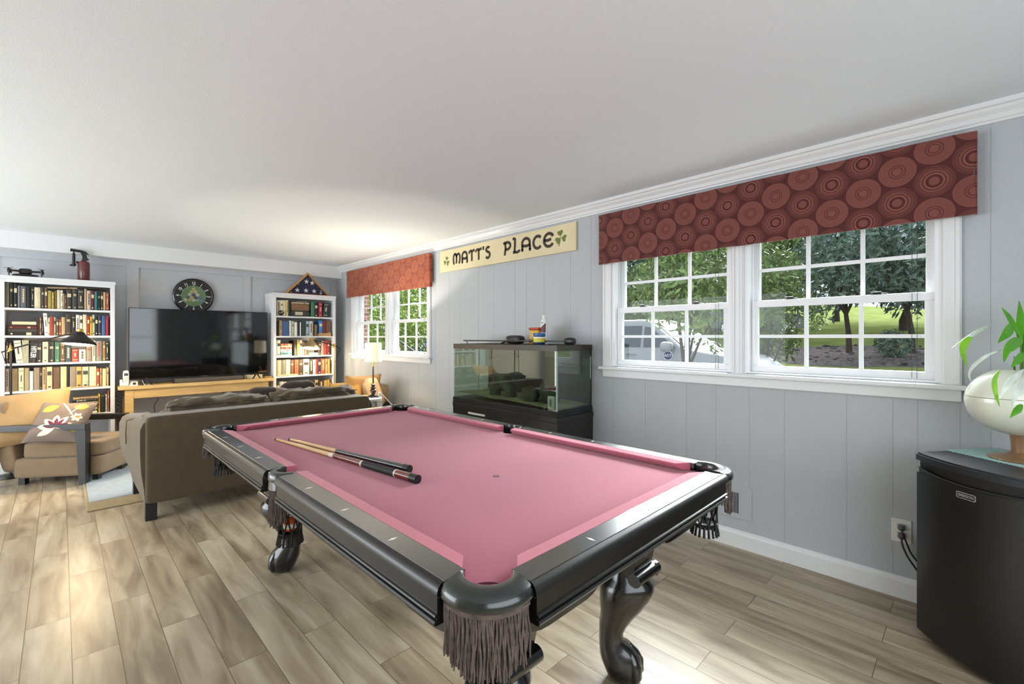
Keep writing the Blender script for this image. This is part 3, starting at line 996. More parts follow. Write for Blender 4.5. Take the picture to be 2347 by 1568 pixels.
# pocket castings, linings, nets and fringes
def casting(cx, cy, ain, aout, rin, rout, rot, n=26, ridge=0.006):
    """ring segment seen from above; angles about the pocket centre, pointing outwards along rot"""
    mb = MB()
    rings = []
    for i in range(n + 1):
        f = -1 + 2 * i / n
        a0 = rad(rot + f * ain)
        a1 = rad(rot + f * aout)
        pi_ = Vector((cx + rin * cos(a0), cy + rin * sin(a0)))
        po_ = Vector((cx + rout * cos(a1), cy + rout * sin(a1)))
        def P(t, z):
            q = pi_.lerp(po_, t)
            return (q.x, q.y, z)
        rings.append([P(0.02, 0.796), P(0.0, 0.800), P(0.0, 0.829), P(0.06, ZR + 0.003), P(0.25, ZR + ridge), P(0.6, ZR + ridge - 0.001), P(0.85, ZR), P(0.97, ZR - 0.010), P(1.0, ZR - 0.021), P(0.98, ZR - 0.028), P(0.90, ZR - 0.032), P(0.5, ZR - 0.033)])
    mb.loft(rings)
    return mb
def fringe(cx, cy, r, half, rot, z0, ln, n, rnd, layers=2):
    mb = MB()
    band = []
    for i in range(25):
        a = rad(rot - half + 2 * half * i / 24)
        band.append([(cx + (r + d) * cos(a), cy + (r + d) * sin(a), z) for d, z in ((0.003, z0), (0.004, z0 - 0.012), (-0.003, z0 - 0.012), (-0.003, z0))])
    mb.loft(band)
    for L in range(layers):
        for i in range(n):
            f = (i + 0.5 * L + rnd.uniform(-0.2, 0.2)) / n
            a = rad(rot - half + 2 * half * f)
            rr = r - 0.006 * L
            pts = []
            l_ = ln * rnd.uniform(0.84, 1.04) * (0.80 + 0.2 * sin(pi * f))
            ph = rnd.uniform(0, 6)
            k = 7
            da, dr = rnd.uniform(-1, 1) * 0.006 / r, rnd.uniform(-0.004, 0.006)
            for j in range(k + 1):
                t = j / k
                aa = a + da * t + 0.0016 / r * sin(ph + t * 9)
                r2 = rr + dr * t + 0.0015 * cos(ph + t * 8)
                pts.append((cx + r2 * cos(aa), cy + r2 * sin(aa), z0 - 0.004 - l_ * t))
            mb.tube(pts, [0.0026 + 0.0007 * sin(ph + 5 * j) for j in range(k)] + [0.0018], 5)
    return mb
def net(cx, cy, r0, z0, z1, rnd, dirv):
    """leather net bag under a pocket"""
    mb = MB()
    for s in (-1, 1):
        for i in range(9):
            pts = []
            for j in range(9):
                t = j / 8
                a = 2 * pi * i / 9 + s * t * 1.1
                r = r0 * (1 - 0.12 * sin(pi * t * 0.9) - 0.12 * t)
                pts.append((cx + r * cos(a), cy + r * sin(a), z0 + (z1 - z0) * t))
            mb.tube(pts, 0.0032, 5)
    mb.lathe([(r0 * 0.5, z1 - 0.012), (r0 * 0.80, z1), (r0 * 0.86, z1 + 0.012), (r0 * 0.80, z1 + 0.014), (r0 * 0.4, z1 - 0.004)], (cx, cy, 0), n=18)
    for i in range(18):
        a = 2 * pi * i / 18
        mb.tube([(cx + r0 * 0.80 * cos(a), cy + r0 * 0.80 * sin(a), z1 + 0.004), (cx + r0 * 0.92 * cos(a), cy + r0 * 0.92 * sin(a), z1 - 0.035)], [0.004, 0.005], 5)
    return mb
fr = random.Random(5)
for sx in (-1, 1):
    for sy in (-1, 1):
        cx, cy = sx * (HW + 0.018), sy * (HL + 0.018)
        rot = math.degrees(math.atan2(sy, sx))
        pk = casting(cx, cy, 98, 62, 0.053, 0.111, rot).build('pocket', CASTM, PT, smooth=50)
        # the drop lining inside the mouth
        mb = MB()
        mb.grid(lambda u, v: (cx + (0.0525 - 0.004 * v) * cos(rad(rot - 180 + 360 * u)), cy + (0.0525 - 0.004 * v) * sin(rad(rot - 180 + 360 * u)), 0.796 - 0.12 * v), 28, 3, closed_u=True)
        mb.build('lining', LEATH, pk, smooth=60)
        near = (sx, sy) == (-1, -1)
        f = fringe(cx, cy, 0.100, 62, rot, ZR - 0.030, 0.142, 52 if near else 30, fr, 3 if near else 2)
        f.build('fringe', FRINGEM, pk, smooth=60)
        net(cx + sx * 0.005, cy + sy * 0.005, 0.056, 0.77, 0.60, fr, None).build('net', LEATH, pk, smooth=60)
    cx, cy = sx * (HW + 0.053), 0
    rot = 180 if sx < 0 else 0
    pk = casting(cx, cy, 92, 82, 0.042, 0.074, rot, n=22, ridge=0.004).build('pocket', CASTM, PT, smooth=50)
    mb = MB()
    mb.grid(lambda u, v: (cx + (0.0415 - 0.003 * v) * cos(2 * pi * u), cy + (0.0415 - 0.003 * v) * sin(2 * pi * u), 0.796 - 0.12 * v), 24, 3, closed_u=True)
    mb.build('lining', LEATH, pk, smooth=60)
    # the flap of leather and its tassel
    mb = MB()
    rr = []
    for i in range(13):
        a = rad(rot - 60 + 120 * i / 12)
        rr.append([(cx + 0.070 * cos(a), cy + 0.070 * sin(a), 0.80), (cx + 0.073 * cos(a), cy + 0.073 * sin(a), 0.775 - 0.008 * sin(pi * i / 12)), (cx + 0.069 * cos(a), cy + 0.069 * sin(a), 0.775 - 0.008 * sin(pi * i / 12)), (cx + 0.066 * cos(a), cy + 0.066 * sin(a), 0.80)])
    mb.loft(rr); mb.build('leather_flap', CASTM, pk, smooth=60)
    fringe(cx, cy, 0.066, 60, rot, 0.778, 0.155, 24, fr, 3).build('fringe', FRINGEM, pk, smooth=60)
    net(cx - sx * 0.004, cy, 0.050, 0.77, 0.575, fr, None).build('net', LEATH, pk, smooth=60)

# frame, skirt and legs
mb = MB()
mb.box(-HW - 0.03, HW + 0.03, -HL - 0.03, HL + 0.03, 0.745, ZB - 0.024)
mb.build('slate_bed', mat('dark underside', (30, 28, 26), 0.8), PT)
LXO, LYO = HW - 0.235, HL - 0.205      # leg positions
def arch(half, inset, hi=0.728, lo=0.645):
    pts = [(-half, 0.742), (half, 0.742)]
    leg = inset
    seq = []
    for i in range(41):
        t = 1 - 2 * i / 40
        x = t * half
        d = min(1, max(0, (leg - 0.08 - abs(x)) / 0.20)) if abs(x) < leg - 0.10 else 0
        d = d * d * (3 - 2 * d)
        out = min(1, max(0, (abs(x) - leg - 0.09) / max(0.05, half - leg - 0.09)))
        z = lo + (hi - lo) * max(d, out ** 1.3 * 0.9)
        seq.append((x, z))
    return pts + seq
for sy in (-1, 1):
    MB().prism(arch(HW + 0.055, LXO), sy * (HL + 0.045), sy * (HL + 0.020), 'y').build('skirt', BLACKG, PT)
for sx in (-1, 1):
    MB().prism(arch(HL + 0.030, LYO), sx * (HW + 0.045), sx * (HW + 0.020), 'x').build('skirt', BLACKG, PT)
prof = [(0.000, 0.012, 0.040, 0.040), (0.016, 0.012, 0.058, 0.056), (0.045, 0.010, 0.072, 0.066), (0.075, 0.004, 0.078, 0.067), (0.100, -0.002, 0.078, 0.062), (0.130, -0.016, 0.066, 0.053),
        (0.155, -0.036, 0.047, 0.044), (0.190, -0.036, 0.046, 0.042), (0.220, -0.028, 0.054, 0.048), (0.255, -0.012, 0.064, 0.056), (0.295, 0.004, 0.084, 0.072), (0.335, 0.018, 0.097, 0.082), (0.365, 0.026, 0.100, 0.088), (0.390, 0.030, 0.094, 0.084), (0.410, 0.028, 0.076, 0.072), (0.45, 0.026, 0.064, 0.064)]
for sx in (-1, 1):
    for sy in (-1, 1):
        fx, fy = sx * LXO, sy * LYO
        dg = Vector((sx, sy)).normalized()
        pg = Vector((-dg.y, dg.x))
        rings = []
        for z, u, hu, hp in prof:
            ring = []
            for k in range(16):
                a = 2 * pi * k / 16
                e = 2.6
                c_, s_ = cos(a), sin(a)
                ex = abs(c_) ** (2 / e) * (1 if c_ >= 0 else -1)
                ey = abs(s_) ** (2 / e) * (1 if s_ >= 0 else -1)
                # a crest down the outer edge of the knee
                k1 = 1.0 + (0.10 if abs(s_) < 0.2 and c_ > 0 and z > 0.2 else 0)
                q = Vector((fx, fy)) + dg * (u + hu * ex * k1) + pg * hp * ey
                ring.append((q.x, q.y, z))
            rings.append(ring)
        mb = MB(); mb.loft(rings)
        lg = mb.build('leg', BLACKG, PT, smooth=60)
        mb = MB()   # claw: toes over a ball
        for ang in (-48, 0, 48):
            d2 = Matrix.Rotation(rad(ang), 2) @ dg
            c0 = Vector((fx, fy)) + dg * 0.006
            pts = []
            for r_, z in ((0.028, 0.125), (0.045, 0.102), (0.060, 0.072), (0.062, 0.042), (0.054, 0.014)):
                q = c0 + d2 * r_
                pts.append((q.x, q.y, z))
            mb.tube(pts, [0.018, 0.024, 0.027, 0.026, 0.016], 12)
        mb.build('claw', BLACKG, lg, smooth=60)
        mb = MB()   # block between leg and cabinet with two scroll rolls
        rr = []
        for z, h in ((0.43, 0.062), (0.455, 0.066), (0.50, 0.072), (0.56, 0.085), (0.61, 0.110), (0.66, 0.135), (0.70, 0.145)):
            c = Vector((fx, fy)) + dg * 0.030
            rr.append([(c.x + a * h, c.y + b * h, z) for a, b in ((-1, -1), (1, -1), (1, 1), (-1, 1))])
        mb.loft(rr)
        mb.build('capital', BLACKG, lg)
        c = Vector((fx, fy)) + dg * 0.030
        o1 = (c.x - sx * 0.075, c.y + sy * 0.072, 0.438)
        o2 = (c.x + sx * 0.088, c.y + sy * 0.072, 0.438)
        MB().tube([o1, o2], 0.025, 16).build('scroll', BLACKG, lg, smooth=40)
        MB().tube([(c.x + sx * 0.072, c.y - sy * 0.075, 0.438), (c.x + sx * 0.072, c.y + sy * 0.088, 0.438)], 0.025, 16).build('scroll', BLACKG, lg, smooth=40)
MB().lathe([(0.008, ZB), (0.013, ZB), (0.013, ZB + 0.0008), (0.008, ZB + 0.0008), (0.008, ZB)], (-0.02, -0.56, 0), n=20, cap=False).build('foot_spot', mat('grey spot ring', (70, 70, 74), 0.7), PT)

# balls in the left side pocket
ball = MB(); ball.ball((0, 0, 0), 0.0285, n=14)
WB = mat('ball white', (226, 220, 200), 0.15); OB = mat('ball orange', (220, 92, 30), 0.15)
for k, (dx, dy, dz, m, n_) in enumerate(((0.0, -0.008, 0.615, OB, 'orange'), (0.004, 0.022, 0.66, WB, 'white'))):
    t = thing('billiard_ball', n_ + ' billiard ball lying in the net of the left side pocket', 'ball', (PT.location.x - HW - 0.05 + dx, PT.location.y + dy, dz))
    mb = MB(); mb.ball((0, 0, 0), 0.0275, n=14); mb.build('sphere', m, t, smooth=60)
    if k == 0:
        mb = MB(); mb.lathe([(0.0265, -0.009), (0.0281, -0.005), (0.0284, 0), (0.0281, 0.005), (0.0265, 0.009)], n=24, cap=False); mb.build('stripe', WB, t, smooth=60)

# cues
def cue(name, tip, butt, label, spec):
    tip, butt = Vector(tip), Vector(butt)
    L = (butt - tip).length
    t = thing(name, label, 'cue', tip, math.atan2(butt.y - tip.y, butt.x - tip.x), group='cues lying on the pool table')
    sl = (butt.z - tip.z)
    def P(f): return (f * L, 0, sl * f)
    def R(f): return 0.0064 + 0.0104 * f ** 1.1
    for nm, a, b, m, g in spec:
        mb = MB()
        n = max(2, int((b - a) * 20))
        fs = [a + (b - a) * i / n for i in range(n + 1)]
        mb.tube([P(f) for f in fs], [R(f) + g for f in fs], 14)
        mb.build(nm, m, t, smooth=50)
    return t
MAPLE = mat('maple shaft', (214, 178, 122), 0.3, vary=0.06, vscale=20, coat=0.3)
WRAPM = mat('black cue wrap', (22, 26, 26), 0.6)
ROSE = mat('red brown cue wood', (110, 48, 30), 0.2, coat=0.6, vary=0.3, vscale=30, stretch=(1, 6, 6))
IVO = mat('ivory ring', (225, 216, 200), 0.25)
cue('pool_cue', (0.034, 1.747, 0.8040), (0.174, 0.594, 0.8130), 'longer pool cue with red brown butt and white points, lying on the cloth',
    [('tip', 0, 0.012, WRAPM, 0), ('shaft', 0.012, 0.47, MAPLE, 0), ('joint_ring', 0.47, 0.50, IVO, 0.0004), ('forearm', 0.50, 0.685, ROSE, 0), ('ring', 0.685, 0.695, IVO, 0.0002), ('wrap', 0.695, 0.885, WRAPM, 0.0004), ('ring', 0.885, 0.892, IVO, 0.0002), ('butt_sleeve', 0.892, 0.965, ROSE, 0), ('bumper', 0.965, 1.0, BLACKP, 0.0006)])
cue('pool_cue', (0.085, 1.690, 0.8040), (0.226, 0.735, 0.8120), 'plain black butted pool cue lying just behind the red brown one',
    [('tip', 0, 0.014, WRAPM, 0), ('shaft', 0.014, 0.46, MAPLE, 0), ('forearm', 0.46, 0.97, mat('black cue butt', (20, 22, 22), 0.2, coat=0.7), 0), ('bumper', 0.97, 1.0, BLACKP, 0.0004)])

# ------------------------------------------------------------------ sofa
SOFAM = mat('dark taupe sofa fabric', (84, 71, 52), 0.85, vary=0.08, vscale=14, bump=0.3, bscale=500, sheen=0.2)
LEGM = mat('black stained wood', (24, 24, 25), 0.35, coat=0.2)
S = thing('sofa', 'long brown sofa seen from behind, between pool table and television', 'sofa', (0.53, 3.35, 0))
sx0, sx1 = -0.875, 0.88
mb = MB(); mb.soft(sx0, sx1, 0.0, 0.22, 0.125, 0.768, e=34, n=16); mb.build('backrest', SOFAM, S, smooth=70)
mb = MB(); mb.soft(sx0 + 0.06, sx1 - 0.06, 0.10, 0.86, 0.12, 0.30, e=12, n=8); mb.build('base', SOFAM, S, smooth=70)
for s in (-1, 1):
    x0 = sx0 if s < 0 else sx1
    rings = []
    # the arm: vertical at the foot, swelling outward towards the top, top falling a little to the front
    for i in range(11):
        y = 0.02 + 0.86 * i / 10
        f = i / 10
        zt = 0.742 - 0.05 * f
        bulge = 0.030 + 0.055 * f
        ring = []
        for dx, z in ((0.0, 0.125), (-0.20 * bulge, 0.22), (-0.8 * bulge, 0.36), (-bulge, 0.50), (-bulge, zt - 0.07), (-bulge + 0.02, zt - 0.02), (-bulge + 0.055, zt), (0.11, zt), (0.135, zt - 0.02), (0.145, zt - 0.06), (0.145, 0.125)):
            ring.append((x0 + (dx if s < 0 else -dx), y, z))
        rings.append(ring)
    mb = MB(); mb.loft(rings)
    ar = mb.build('armrest', SOFAM, S, smooth=60)
    mb = MB()
    xs = x0 - 0.073 * (1 if s < 0 else -1)
    mb.tube([(x0 + 0.06 * -s, 0.45, 0.728), (xs + 0.004 * -s, 0.47, 0.690), (xs + 0.001 * -s, 0.50, 0.60), (xs + 0.004 * -s, 0.52, 0.50)], 0.004, 6)
    mb.build('seam', SOFAM, ar, smooth=60)
for s in (-1, 1):
    for y, z0 in ((0.02, 0), (0.80, 0)):
        x = sx0 + 0.035 if s < 0 else sx1 - 0.035
        MB().box(x - 0.035, x + 0.035, y, y + 0.07, 0, 0.135, 0.004).build('leg', LEGM, S)
for x0, x1 in ((sx0 + 0.15, 0.0), (0.0, sx1 - 0.15)):
    mb = MB(); mb.soft(x0, x1, 0.22, 0.88, 0.29, 0.44, e=6, n=8, wr=0.006); mb.build('seat_cushion', SOFAM, S, smooth=70)
for x0, x1, zt, sd in ((sx0 + 0.125, 0.038, 0.838, 1), (0.045, sx1 - 0.02, 0.848, 5)):
    mb = MB(); mb.soft(x0, x1, 0.19, 0.37, 0.42, zt, e=6, n=22, wr=0.034, ws=11, seed=sd, puff=0.006)
    c = mb.build('back_cushion', SOFAM, S, smooth=80)
    mb = MB()
    mb.tube([(x0 + 0.02 + (x1 - x0 - 0.04) * i / 16, 0.192, zt - 0.038 + 0.004 * sin(i * 1.7)) for i in range(17)], 0.004, 6)
    mb.build('piping', mat('dark piping', (60, 52, 44), 0.8), c, smooth=60)
for i, (x0, x1, y, zt) in enumerate(((-0.08, 0.20, 0.50, 0.872), (0.24, 0.58, 0.56, 0.905))):
    mb = MB(); mb.soft(x0, x1, y, y + 0.12, 0.50, zt, e=5, n=10, wr=0.01)
    o = mb.build('throw_cushion', mat('dark brown cushion', (66, 54, 46), 0.85, bump=0.3, bscale=300), smooth=80)
    o.location = (0.53, 3.35, 0)
    tag(o, 'flat dark brown cushion peeping over the ' + ('left' if i == 0 else 'right') + ' back cushion of the sofa', 'cushion')

# rug
RUG = mat('pale blue grey rug', (150, 158, 164), 0.95, vary=0.06, vscale=20, bump=0.8, bscale=400)
rg = thing('area_rug', 'pale blue grey rug with tan border under sofa and armchairs', 'rug', (0.55, 4.65, 0))
MB().box(-1.19, 1.10, -0.74, 0.75, 0.0, 0.010, 0.003).build('border', mat('tan rug border', (150, 134, 102), 0.95, vary=0.1, vscale=30, bump=0.8, bscale=400), rg)
MB().box(-1.17, 0.97, -0.50, 0.62, 0.010, 0.013).build('field', RUG, rg)

# ------------------------------------------------------------------ armchairs
CHM = mat('tan brown chair fabric', (118, 98, 72), 0.85, vary=0.08, vscale=12, bump=0.3, bscale=500, sheen=0.2)
def armchair(loc, rz, label):
    """front of the chair along +x; arms at y=0 and y=0.64"""
    t = thing('armchair', label, 'armchair', loc, rz, group=None)
    W = 0.64
    for y in (0.0, W - 0.07):
        mb = MB()
        mb.box(-0.78, 0.0, y, y + 0.07, 0.505, 0.560, 0.003)
        mb.prism([(-0.078, 0.5049), (0.0, 0.5049), (0.0, 0.0), (-0.050, 0.0)], y, y + 0.07, 'y')
        mb.prism([(-0.78, 0.5049), (-0.72, 0.5049), (-0.73, 0.0), (-0.77, 0.0)], y, y + 0.07, 'y')
        mb.build('arm_frame', LEGM, t)
    mb = MB(); mb.soft(-0.62, 0.078, 0.072, W - 0.072, 0.065, 0.245, e=14, n=8); mb.build('seat_base', CHM, t, smooth=70)
    mb = MB(); mb.soft(-0.56, 0.085, 0.074, W - 0.074, 0.240, 0.388, e=9, n=10, wr=0.004); mb.build('seat_cushion', CHM, t, smooth=70)
    M = Matrix.Translation((-0.60, 0, 0.18)) @ Matrix.Rotation(rad(-10), 4, 'Y')
    mb = MB(); mb.soft(-0.11, 0.03, 0.072, W - 0.072, -0.06, 0.60, e=8, n=10, M=M); mb.build('backrest', CHM, t, smooth=70)
    for y in (0.12, W - 0.17):
        for x in (-0.60, -0.02):
            MB().box(x, x + 0.05, y, y + 0.05, 0, 0.08).build('leg', LEGM, t)
    return t
armchair((-0.625, 4.816, 0.0), rad(-33.5), 'tan armchair with black wooden arms at left, before the bookcase')
def pillow(name, label, M, w, h, th, m, extra=None, seed=0):
    """scatter cushion; local x = width, z = height, y = thickness, pinched corners"""
    t = thing(name, label, 'cushion')
    t.matrix_world = M
    mb = MB()
    def surf(u, v, side, off=0.0):
        # u, v in -1..1
        e = max(0, 1 - abs(u) ** 2.6) * max(0, 1 - abs(v) ** 2.6)
        k = th * 0.5 * e ** 0.5 + 0.002
        px = u * w / 2 * (1 - 0.07 * (1 - abs(v) ** 2) * abs(u) ** 3 * 1)
        pz = v * h / 2 * (1 - 0.07 * (1 - abs(u) ** 2) * abs(v) ** 3 * 1)
        wv = noise.noise(Vector((u * 2.2 + seed, v * 2.2, side))) * 0.012 * e
        return Vector((px, side * (k + off + wv), pz))
    N = 20
    for side in (-1, 1):
        mb.grid(lambda a, b: surf(2 * a - 1, 2 * b - 1, side), N, N)
    mb.build('cover', m, t, smooth=80)
    return t, surf
PILM = mat('tan pillow fabric', (150, 122, 82), 0.85, vary=0.06, vscale=10, bump=0.3, bscale=400, sheen=0.2)
FWD = Vector((0.705, 0.709, 0)); RGT = Vector((0.709, -0.705, 0))
def frame_from(px, py, pz, xdir, zdir):
    x = Vector(xdir).normalized()
    z = Vector(zdir); z = (z - x * z.dot(x)).normalized()
    y = z.cross(x)
    return Matrix(((x.x, y.x, z.x, px), (x.y, y.y, z.y, py), (x.z, y.z, z.z, pz), (0, 0, 0, 1)))
armchair((1.44, 4.92, 0.0), rad(170), 'tan armchair in the far right corner behind the lit table lamp')

def place(name, label, p, xd, zd, w_, h_, th, m, seed):
    return pillow(name, label, frame_from(p[0], p[1], p[2], xd, zd), w_, h_, th, m, seed=seed)
UP = Vector((0, 0, 1))
place('back_pillow', 'large plain tan pillow slumped in the armchair at left', (-1.01, 5.31, 0.60), RGT * 0.8 + FWD * 0.55 + UP * 0.10, UP * 0.9 - RGT * 0.42 + FWD * 0.25, 0.62, 0.52, 0.22, PILM, 2)
fp, fs = place('floral_pillow', 'grey brown throw pillow with embroidered flowers in the left armchair', (-0.78, 5.05, 0.565), RGT * 0.9 + FWD * 0.30 - UP * 0.06, UP * 0.66 - RGT * 0.55 + FWD * 0.34, 0.42, 0.42, 0.14, mat('grey brown pillow linen', (112, 98, 88), 0.9, bump=0.3, bscale=500), 5)
# which side of the pillow faces the room's near end
side = -1 if (fp.matrix_world.to_3x3() @ Vector((0, 1, 0))).dot(FWD) > 0 else 1
def leafpatch(mb, u0, v0, ang, ln, wd, lift=0.0015, n=8):
    ca, sa = cos(rad(ang)), sin(rad(ang))
    def fn(a, b):
        s = a; w2 = wd * sin(pi * min(1, a * 0.98 + 0.01)) ** 0.8 * (b - 0.5)
        u = u0 + ca * ln * s - sa * w2; v = v0 + sa * ln * s + ca * w2
        return fs(max(-0.98, min(0.98, u)), max(-0.98, min(0.98, v)), side, lift)
    mb.grid(fn, n, 3)
CR = mat('cream embroidery', (222, 206, 182), 0.85); PL = mat('plum embroidery', (104, 42, 62), 0.85); LG = mat('green embroidery', (150, 148, 66), 0.85); OR = mat('orange embroidery', (208, 120, 70), 0.85)
s_ = -side
mb = MB()
for a in (20, 62, 100, 140, 175, 215): leafpatch(mb, 0.05 * s_, -0.45, a if s_ > 0 else 180 - a, 0.62, 0.26)
for a in range(0, 360, 60): leafpatch(mb, 0.62 * s_, 0.1, a, 0.22, 0.13)
leafpatch(mb, -0.2 * s_, 0.95, -50 if s_ > 0 else 230, 1.1, 0.07, n=12)
leafpatch(mb, 0.3 * s_, 0.2, 60 if s_ > 0 else 120, 0.7, 0.05, n=12)
mb.build('cream_flower', CR, fp)
mb = MB()
for a in (30, 66, 100, 138, 172): leafpatch(mb, 0.06 * s_, -0.43, a if s_ > 0 else 180 - a, 0.44, 0.13, 0.003)
mb.build('plum_petals', PL, fp)
mb = MB()
for q in ((-0.7, 0.35, 30, 0.6, 0.4), (0.35, 0.6, 10, 0.5, 0.36), (0.55, -0.5, 20, 0.4, 0.36)): leafpatch(mb, q[0] * s_, q[1], q[2] if s_ > 0 else 180 - q[2], q[3], q[4])
mb.build('green_leaves', LG, fp)
mb = MB(); leafpatch(mb, 0.55 * s_, 0.1, 10 if s_ > 0 else 170, 0.2, 0.12, 0.004); mb.build('orange_bud', OR, fp)

GOLDP = mat('golden tan pillow', (196, 152, 84), 0.85, bump=0.2, bscale=300)
place('back_pillow', 'large tan pillow leaning in the far right corner armchair', (1.87, 4.42, 0.66), RGT * 0.75 + FWD * 0.65, UP * 0.95 + RGT * 0.2, 0.46, 0.46, 0.18, mat('ochre pillow', (184, 136, 76), 0.85, bump=0.2, bscale=300), 8)
place('scatter_pillow', 'small yellow and cream pillow left of the lamp in the corner armchair', (1.665, 4.40, 0.63), RGT * 0.9 + FWD * 0.35 + UP * 0.1, UP * 0.9 - RGT * 0.3, 0.36, 0.38, 0.12, GOLDP, 9)
mb = MB(); mb.soft(-0.10, 0.10, -0.14, 0.14, 0.0, 0.36, e=3.5, n=12, wr=0.02, ws=8)
o = mb.build('folded_throw', mat('light tan throw', (186, 156, 118), 0.9, bump=0.4, bscale=200), smooth=80)
o.location = (1.965, 4.27, 0.50); o.rotation_euler = (0, rad(-14), rad(-10))
tag(o, 'light tan throw bunched over the corner armchair right of the lamp pole', 'throw')

# ------------------------------------------------------------------ bookcases and books
def bookcase(x0, x1, label):
    t = thing('bookcase', label, 'bookcase', ((x0 + x1) / 2, 5.98, 0))
    h = (x1 - x0) / 2
    f, b = 5.817 - 5.98, 6.18 - 5.98
    mb = MB()
    for s in (-1, 1):
        mb.box(s * h, s * (h - 0.037), f, b, 0, 1.93, 0.002)
    mb.build('side_panel', SHELFW, t)
    MB().box(-h - 0.006, h + 0.006, f - 0.008, b, 1.93, 1.963, 0.003).build('top_board', SHELFW, t)
    MB().box(-h + 0.037, h - 0.037, f, f + 0.02, 1.897, 1.93).build('top_rail', SHELFW, t)
    MB().box(-h + 0.037, h - 0.037, b - 0.012, b, 0.04, 1.93).build('back_panel', mat('pale grey bookcase back', (188, 190, 194), 0.6), t)  # white panel; the shade inside the case is put into its grey
    for z in (1.645, 1.368, 1.089, 0.810, 0.525, 0.245, 0.06):
        MB().box(-h + 0.037, h - 0.037, f + 0.002, b - 0.012, z - 0.022, z, 0.002).build('shelf', SHELFW, t)
    MB().box(-h + 0.037, h - 0.037, f + 0.005, f + 0.02, 0, 0.036).build('plinth', SHELFW, t)
    return t
bookcase(-1.212, -0.356, 'tall white bookcase at left behind the armchair, drone and torch on top')
bookcase(1.276, 2.140, 'tall white bookcase right of the television, flag case on top')

CC = {'black': (28, 27, 26), 'blue': (62, 92, 140), 'bright blue': (60, 120, 180), 'bronze': (134, 104, 62), 'brown': (104, 76, 54), 'charcoal': (58, 56, 52), 'cream': (218, 206, 172), 'crimson': (150, 34, 56),
      'dark brown': (62, 50, 42), 'dark green': (40, 56, 46), 'dark olive': (62, 58, 40), 'dark red': (112, 34, 34), 'dark silver': (120, 122, 124), 'dark teal': (48, 70, 72), 'gold': (196, 160, 90), 'green': (58, 112, 88), 'grey': (130, 126, 118),
      'grey green': (156, 156, 136), 'ivory': (228, 222, 202), 'khaki': (158, 146, 112), 'lime': (170, 180, 96), 'maroon': (88, 34, 38), 'mauve': (150, 132, 132), 'mustard': (184, 152, 64), 'navy': (40, 48, 70), 'olive': (110, 102, 62),
      'olive brown': (118, 100, 66), 'olive grey': (116, 114, 94), 'olive yellow': (170, 154, 78), 'orange tan': (196, 138, 84), 'pale green': (182, 192, 160), 'pale grey': (196, 196, 188), 'pale pink': (206, 186, 172), 'pale tan': (214, 188, 148),
      'pale yellow': (222, 206, 148), 'red': (160, 50, 44), 'rust': (160, 84, 56), 'sage': (150, 156, 130), 'silver blue': (160, 176, 186), 'slate': (92, 94, 102), 'tan': (188, 158, 118), 'taupe': (144, 128, 110), 'teal': (46, 110, 112), 'white': (230, 228, 222), 'yellow': (214, 180, 66)}
def bm_(c): return mat('book cover ' + c, CC[c], 0.5, vary=0.12, vscale=30)
PAGES = mat('book pages', (222, 212, 186), 0.9, vary=0.1, vscale=200, stretch=(8, 1, 1))
BAND_L = mat('pale spine print', (214, 200, 160), 0.5)
BAND_D = mat('dark spine print', (52, 44, 40), 0.5)
BAND_R = mat('red spine print', (146, 52, 40), 0.5)
br_ = random.Random(11)
def book_mb(w_, h_, d, light, lying=False, plain=False):
    """spine in the plane y=0, book running back to y=d; standing on z=0, x from 0 to w_"""
    mb = MB()
    mb.cur = 0
    t = 0.003
    # case: rounded spine and two boards
    k = min(0.004, w_ * 0.2)
    mb.prism([(0, 0.004), (w_ * 0.15, 0.001), (w_ * 0.5, -0.001), (w_ * 0.85, 0.001), (w_, 0.004), (w_, 0.007), (0, 0.007)], 0, h_)
    mb.box(0, t, 0.007, d, 0, h_)
    mb.box(w_ - t, w_, 0.007, d, 0, h_)
    mb.cur = 1
    if w_ > 2 * t + 0.001:
        mb.box(t, w_ - t, 0.0075, d - 0.003, 0.003, h_ - 0.004)
    if not plain:
        mb.cur = 2
        style = br_.randrange(7)
        y0 = -0.0018
        if style == 0:
            for f in (0.12, 0.86): mb.box(w_ * 0.1, w_ * 0.9, y0, 0.003, h_ * f, h_ * f + 0.005)
            mb.box(w_ * 0.4, w_ * 0.6, y0, 0.003, h_ * 0.4, h_ * 0.68)
        elif style == 1:
            mb.box(w_ * 0.12, w_ * 0.88, y0, 0.003, h_ * 0.62, h_ * 0.80)
            mb.box(w_ * 0.25, w_ * 0.75, y0, 0.003, h_ * 0.08, h_ * 0.14)
        elif style == 2:
            z = h_ * 0.25
            while z < h_ * 0.85:
                l_ = br_.uniform(0.008, 0.022)
                mb.box(w_ * 0.34, w_ * 0.66, y0, 0.003, z, z + l_)
                z += l_ + 0.005
        elif style == 3:
            mb.box(w_ * 0.2, w_ * 0.8, y0, 0.003, h_ * 0.72, h_ * 0.76)
            mb.box(w_ * 0.2, w_ * 0.8, y0, 0.003, h_ * 0.66, h_ * 0.70)
            mb.box(w_ * 0.35, w_ * 0.65, y0, 0.003, h_ * 0.07, h_ * 0.12)
    return mb
